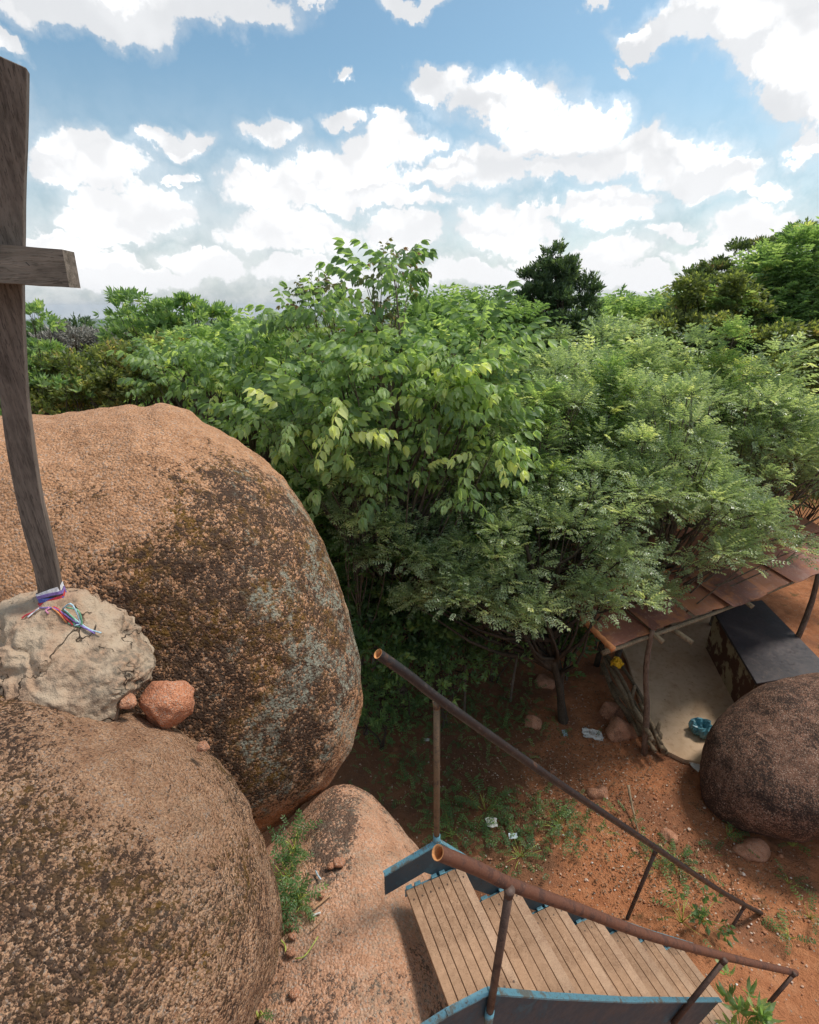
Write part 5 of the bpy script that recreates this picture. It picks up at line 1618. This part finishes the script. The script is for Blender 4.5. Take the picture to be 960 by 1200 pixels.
plant(on_z(868, 1208, 1.35), 0.40, 16, 'star', 'bright', 0.85, 1, 'bright green seedling with long leaves at the foot of the stairs', 0.28)
for i, (px, py, h_, lab) in enumerate(((345, 985, 0.30, 'fern like green plant, upper one in the crevice beside the ledge'), (338, 1015, 0.26, 'lush green plant in the crevice between front boulder and ledge'), (350, 1045, 0.18, 'lower green plant in the crevice beside the ledge'), (332, 1050, 0.2, 'green plant hugging the edge of the front boulder'))):
    p = on_ledge(px, py + 12)
    plant(p, h_ * 0.45, 34, 'whorl', 'under', 0.30, 300 + i, lab, 0.42, group='plants in the crevice')
plant(on_ledge(302, 1192), 0.08, 6, 'whorl', 'under', 0.2, 320, 'tiny green plant at the bottom between front boulder and ledge', 0.4)
for i, (px, py, h_, n_, stl, sc, lab) in enumerate((
        (818, 1090, 0.28, 9, 'round', 1.1, 'leafy seedling behind the lower treads'), (795, 1092, 0.16, 10, 'fine', 1.0, 'low weed left of the leafy seedling behind the lower treads'),
        (853, 980, 0.12, 14, 'fine', 1.0, 'dark weed at the left foot of the dark boulder'), (928, 990, 0.12, 12, 'fine', 1.0, 'weed at the front foot of the dark boulder'),
        (790, 1015, 0.14, 30, 'fine', 0.9, 'straggly weed patch just right of the far handrail'), (655, 970, 0.16, 34, 'fine', 1.0, 'weed patch on the red earth behind the landing'),
        (570, 945, 0.20, 44, 'fine', 1.1, 'dark weed patch behind the landing'), (530, 975, 0.18, 30, 'fine', 1.0, 'weeds right beside the first handrail post'),
        (610, 1000, 0.15, 26, 'fine', 0.9, 'thin weeds just behind the first steps'), (925, 1035, 0.10, 8, 'fine', 0.8, 'pale weed on the red earth at the right'),
        (665, 792, 0.3, 10, 'round', 1.1, 'sapling with round leaves left of the forked tree'), (950, 1075, 0.12, 8, 'fine', 0.9, 'grey green weed at the right edge of the red earth'),
        (925, 1098, 0.12, 12, 'fine', 0.9, 'weed right of the near handrail end'))):
    p = on_z(px, py, 0.0); p[2] = gz(p[0], p[1])
    plant(p, h_, n_, stl, 'under', sc, 340 + i, lab, 0.8 if n_ > 20 else 0.5, group='weeds on the red earth', upd=0.4)


# --- ground cover and litter too many to count
def region_pts(n, polys, rg):
    out = []
    for (px, py, rx, ry, k) in polys:
        c = int(n * k)
        a = rg.normal(size=(c, 2)) * 0.5
        for u_, v_ in a:
            p = on_z(px + u_ * rx, py + v_ * ry, 0.0)
            out.append(p)
    out = np.array(out)
    out[:, 2] = ground_z(out[:, 0], out[:, 1]) + 0.01
    return out


rgc = np.random.default_rng(9)
pts = region_pts(1500, [(470, 830, 70, 50, 0.25), (540, 820, 80, 60, 0.22), (590, 850, 80, 50, 0.10), (480, 910, 60, 50, 0.10), (570, 960, 90, 40, 0.12), (540, 760, 90, 40, 0.13), (660, 970, 70, 24, 0.05), (790, 1010, 60, 24, 0.02)], rgc)
dv = rgc.normal(size=(len(pts), 3)); dv[:, 2] = np.abs(dv[:, 2]) * 0.8 + 0.3
pts[:, 2] += rgc.uniform(0, 0.10, len(pts))
V, F, T_, _, _ = place_sprigs(pts, dv, 'fine', rgc.uniform(0.5, 1.1, len(pts)), rgc, tint=rgc.uniform(0, 0.9, len(pts)))
tag(np_mesh('ground_cover', V, F, G['under'], tint=T_, centre=False), 'low green ground cover in the shade behind the stairs', 'ground cover', None, 'stuff')
pts = region_pts(6500, [(600, 900, 190, 80, 0.45), (720, 900, 120, 70, 0.20), (800, 1020, 160, 70, 0.25), (600, 800, 140, 60, 0.10)], rgc)
dv = rgc.normal(size=(len(pts), 3)); dv[:, 2] *= 0.3
nl = len(pts)
Vl, Fl = leaf4(0.04, 0.02, 0.3, 0.2)
yaw = rgc.uniform(0, 2 * np.pi, nl); ss = rgc.uniform(0.4, 1.2, nl)
cx, sx_ = np.cos(yaw), np.sin(yaw)
VV = np.einsum('nij,vj->nvi', np.stack([np.stack([cx, -sx_, 0 * cx], -1), np.stack([sx_, cx, 0 * cx], -1), np.stack([0 * cx + rgc.normal(0, .25, nl), 0 * cx + rgc.normal(0, .25, nl), 1 + 0 * cx], -1)], 1) * ss[:, None, None], Vl) + pts[:, None, :] + np.array([0, 0, 0.03])
FF = (Fl[None] + (np.arange(nl) * 4)[:, None, None]).reshape(-1, 3)
G['litter'] = mat_leaf('fallen_leaf', [(0.0, (0.11, 0.055, 0.03)), (0.5, (0.24, 0.13, 0.07)), (0.85, (0.38, 0.24, 0.15)), (1.0, (0.6, 0.5, 0.4))], 0.8, 0.0, 0.1)
tag(np_mesh('fallen_leaves', VV.reshape(-1, 3), FF, G['litter'], tint=np.repeat(rgc.uniform(0, 1, nl), 4), centre=False), 'brown and pale fallen leaves strewn over the red earth', 'leaf litter', None, 'stuff')
# gravel
pts = region_pts(1300, [(760, 1000, 260, 120, 0.6), (900, 1100, 120, 110, 0.2), (600, 950, 160, 80, 0.2)], rgc)
V0, F0 = ico(1)
ng = len(pts)
sz = rgc.uniform(0.004, 0.015, ng) * (1 + (rgc.uniform(0, 1, ng) > 0.96) * 1.0)
VV = V0[None] * (1 + 0.25 * rgc.uniform(-1, 1, (ng, len(V0), 1))) * sz[:, None, None] * np.array([1.2, 1, 0.7]) + pts[:, None, :]
VV[:, :, 2] += 0.01
FF = (F0[None] + (np.arange(ng) * len(V0))[:, None, None]).reshape(-1, 3)
G['gravel'] = mat_leaf('gravel_bit', [(0.0, (0.30, 0.12, 0.06)), (0.6, (0.45, 0.22, 0.13)), (0.88, (0.55, 0.38, 0.28)), (1.0, (0.7, 0.66, 0.6))], 0.9, 0.0, 0.1)
tag(np_mesh('gravel', VV.reshape(-1, 3), FF, G['gravel'], tint=np.repeat(rgc.uniform(0, 1, ng), len(V0)), centre=False), 'gravel scattered over the red earth', 'gravel', None, 'stuff')

# ============================================================ the air: a thin even haze round everything
bm = bmesh.new()
bmesh.ops.create_cube(bm, size=1.0)
for v in bm.verts:
    v.co = Vector((v.co.x * 28000, v.co.y * 28000, -230 if v.co.z < 0 else 60))
me = bpy.data.meshes.new('haze'); bm.to_mesh(me); bm.free()
hm = bpy.data.materials.new('haze'); hm.use_nodes = True
H = NT(hm.node_tree)
pv = H.n('ShaderNodeVolumePrincipled', i={'Color': (0.80, 0.88, 1.0, 1), 'Density': 5e-5, 'Anisotropy': 0.2})
H.n('ShaderNodeOutputMaterial', i={'Volume': pv.outputs[0]})
me.materials.append(hm)
tag(link('haze', me), 'thin pale haze over the far plain', 'haze', None, 'stuff')

print('leaf triangles', TRI[0], 'unique', sum(len(m.loops) - 2 * len(m.polygons) for m in bpy.data.meshes))
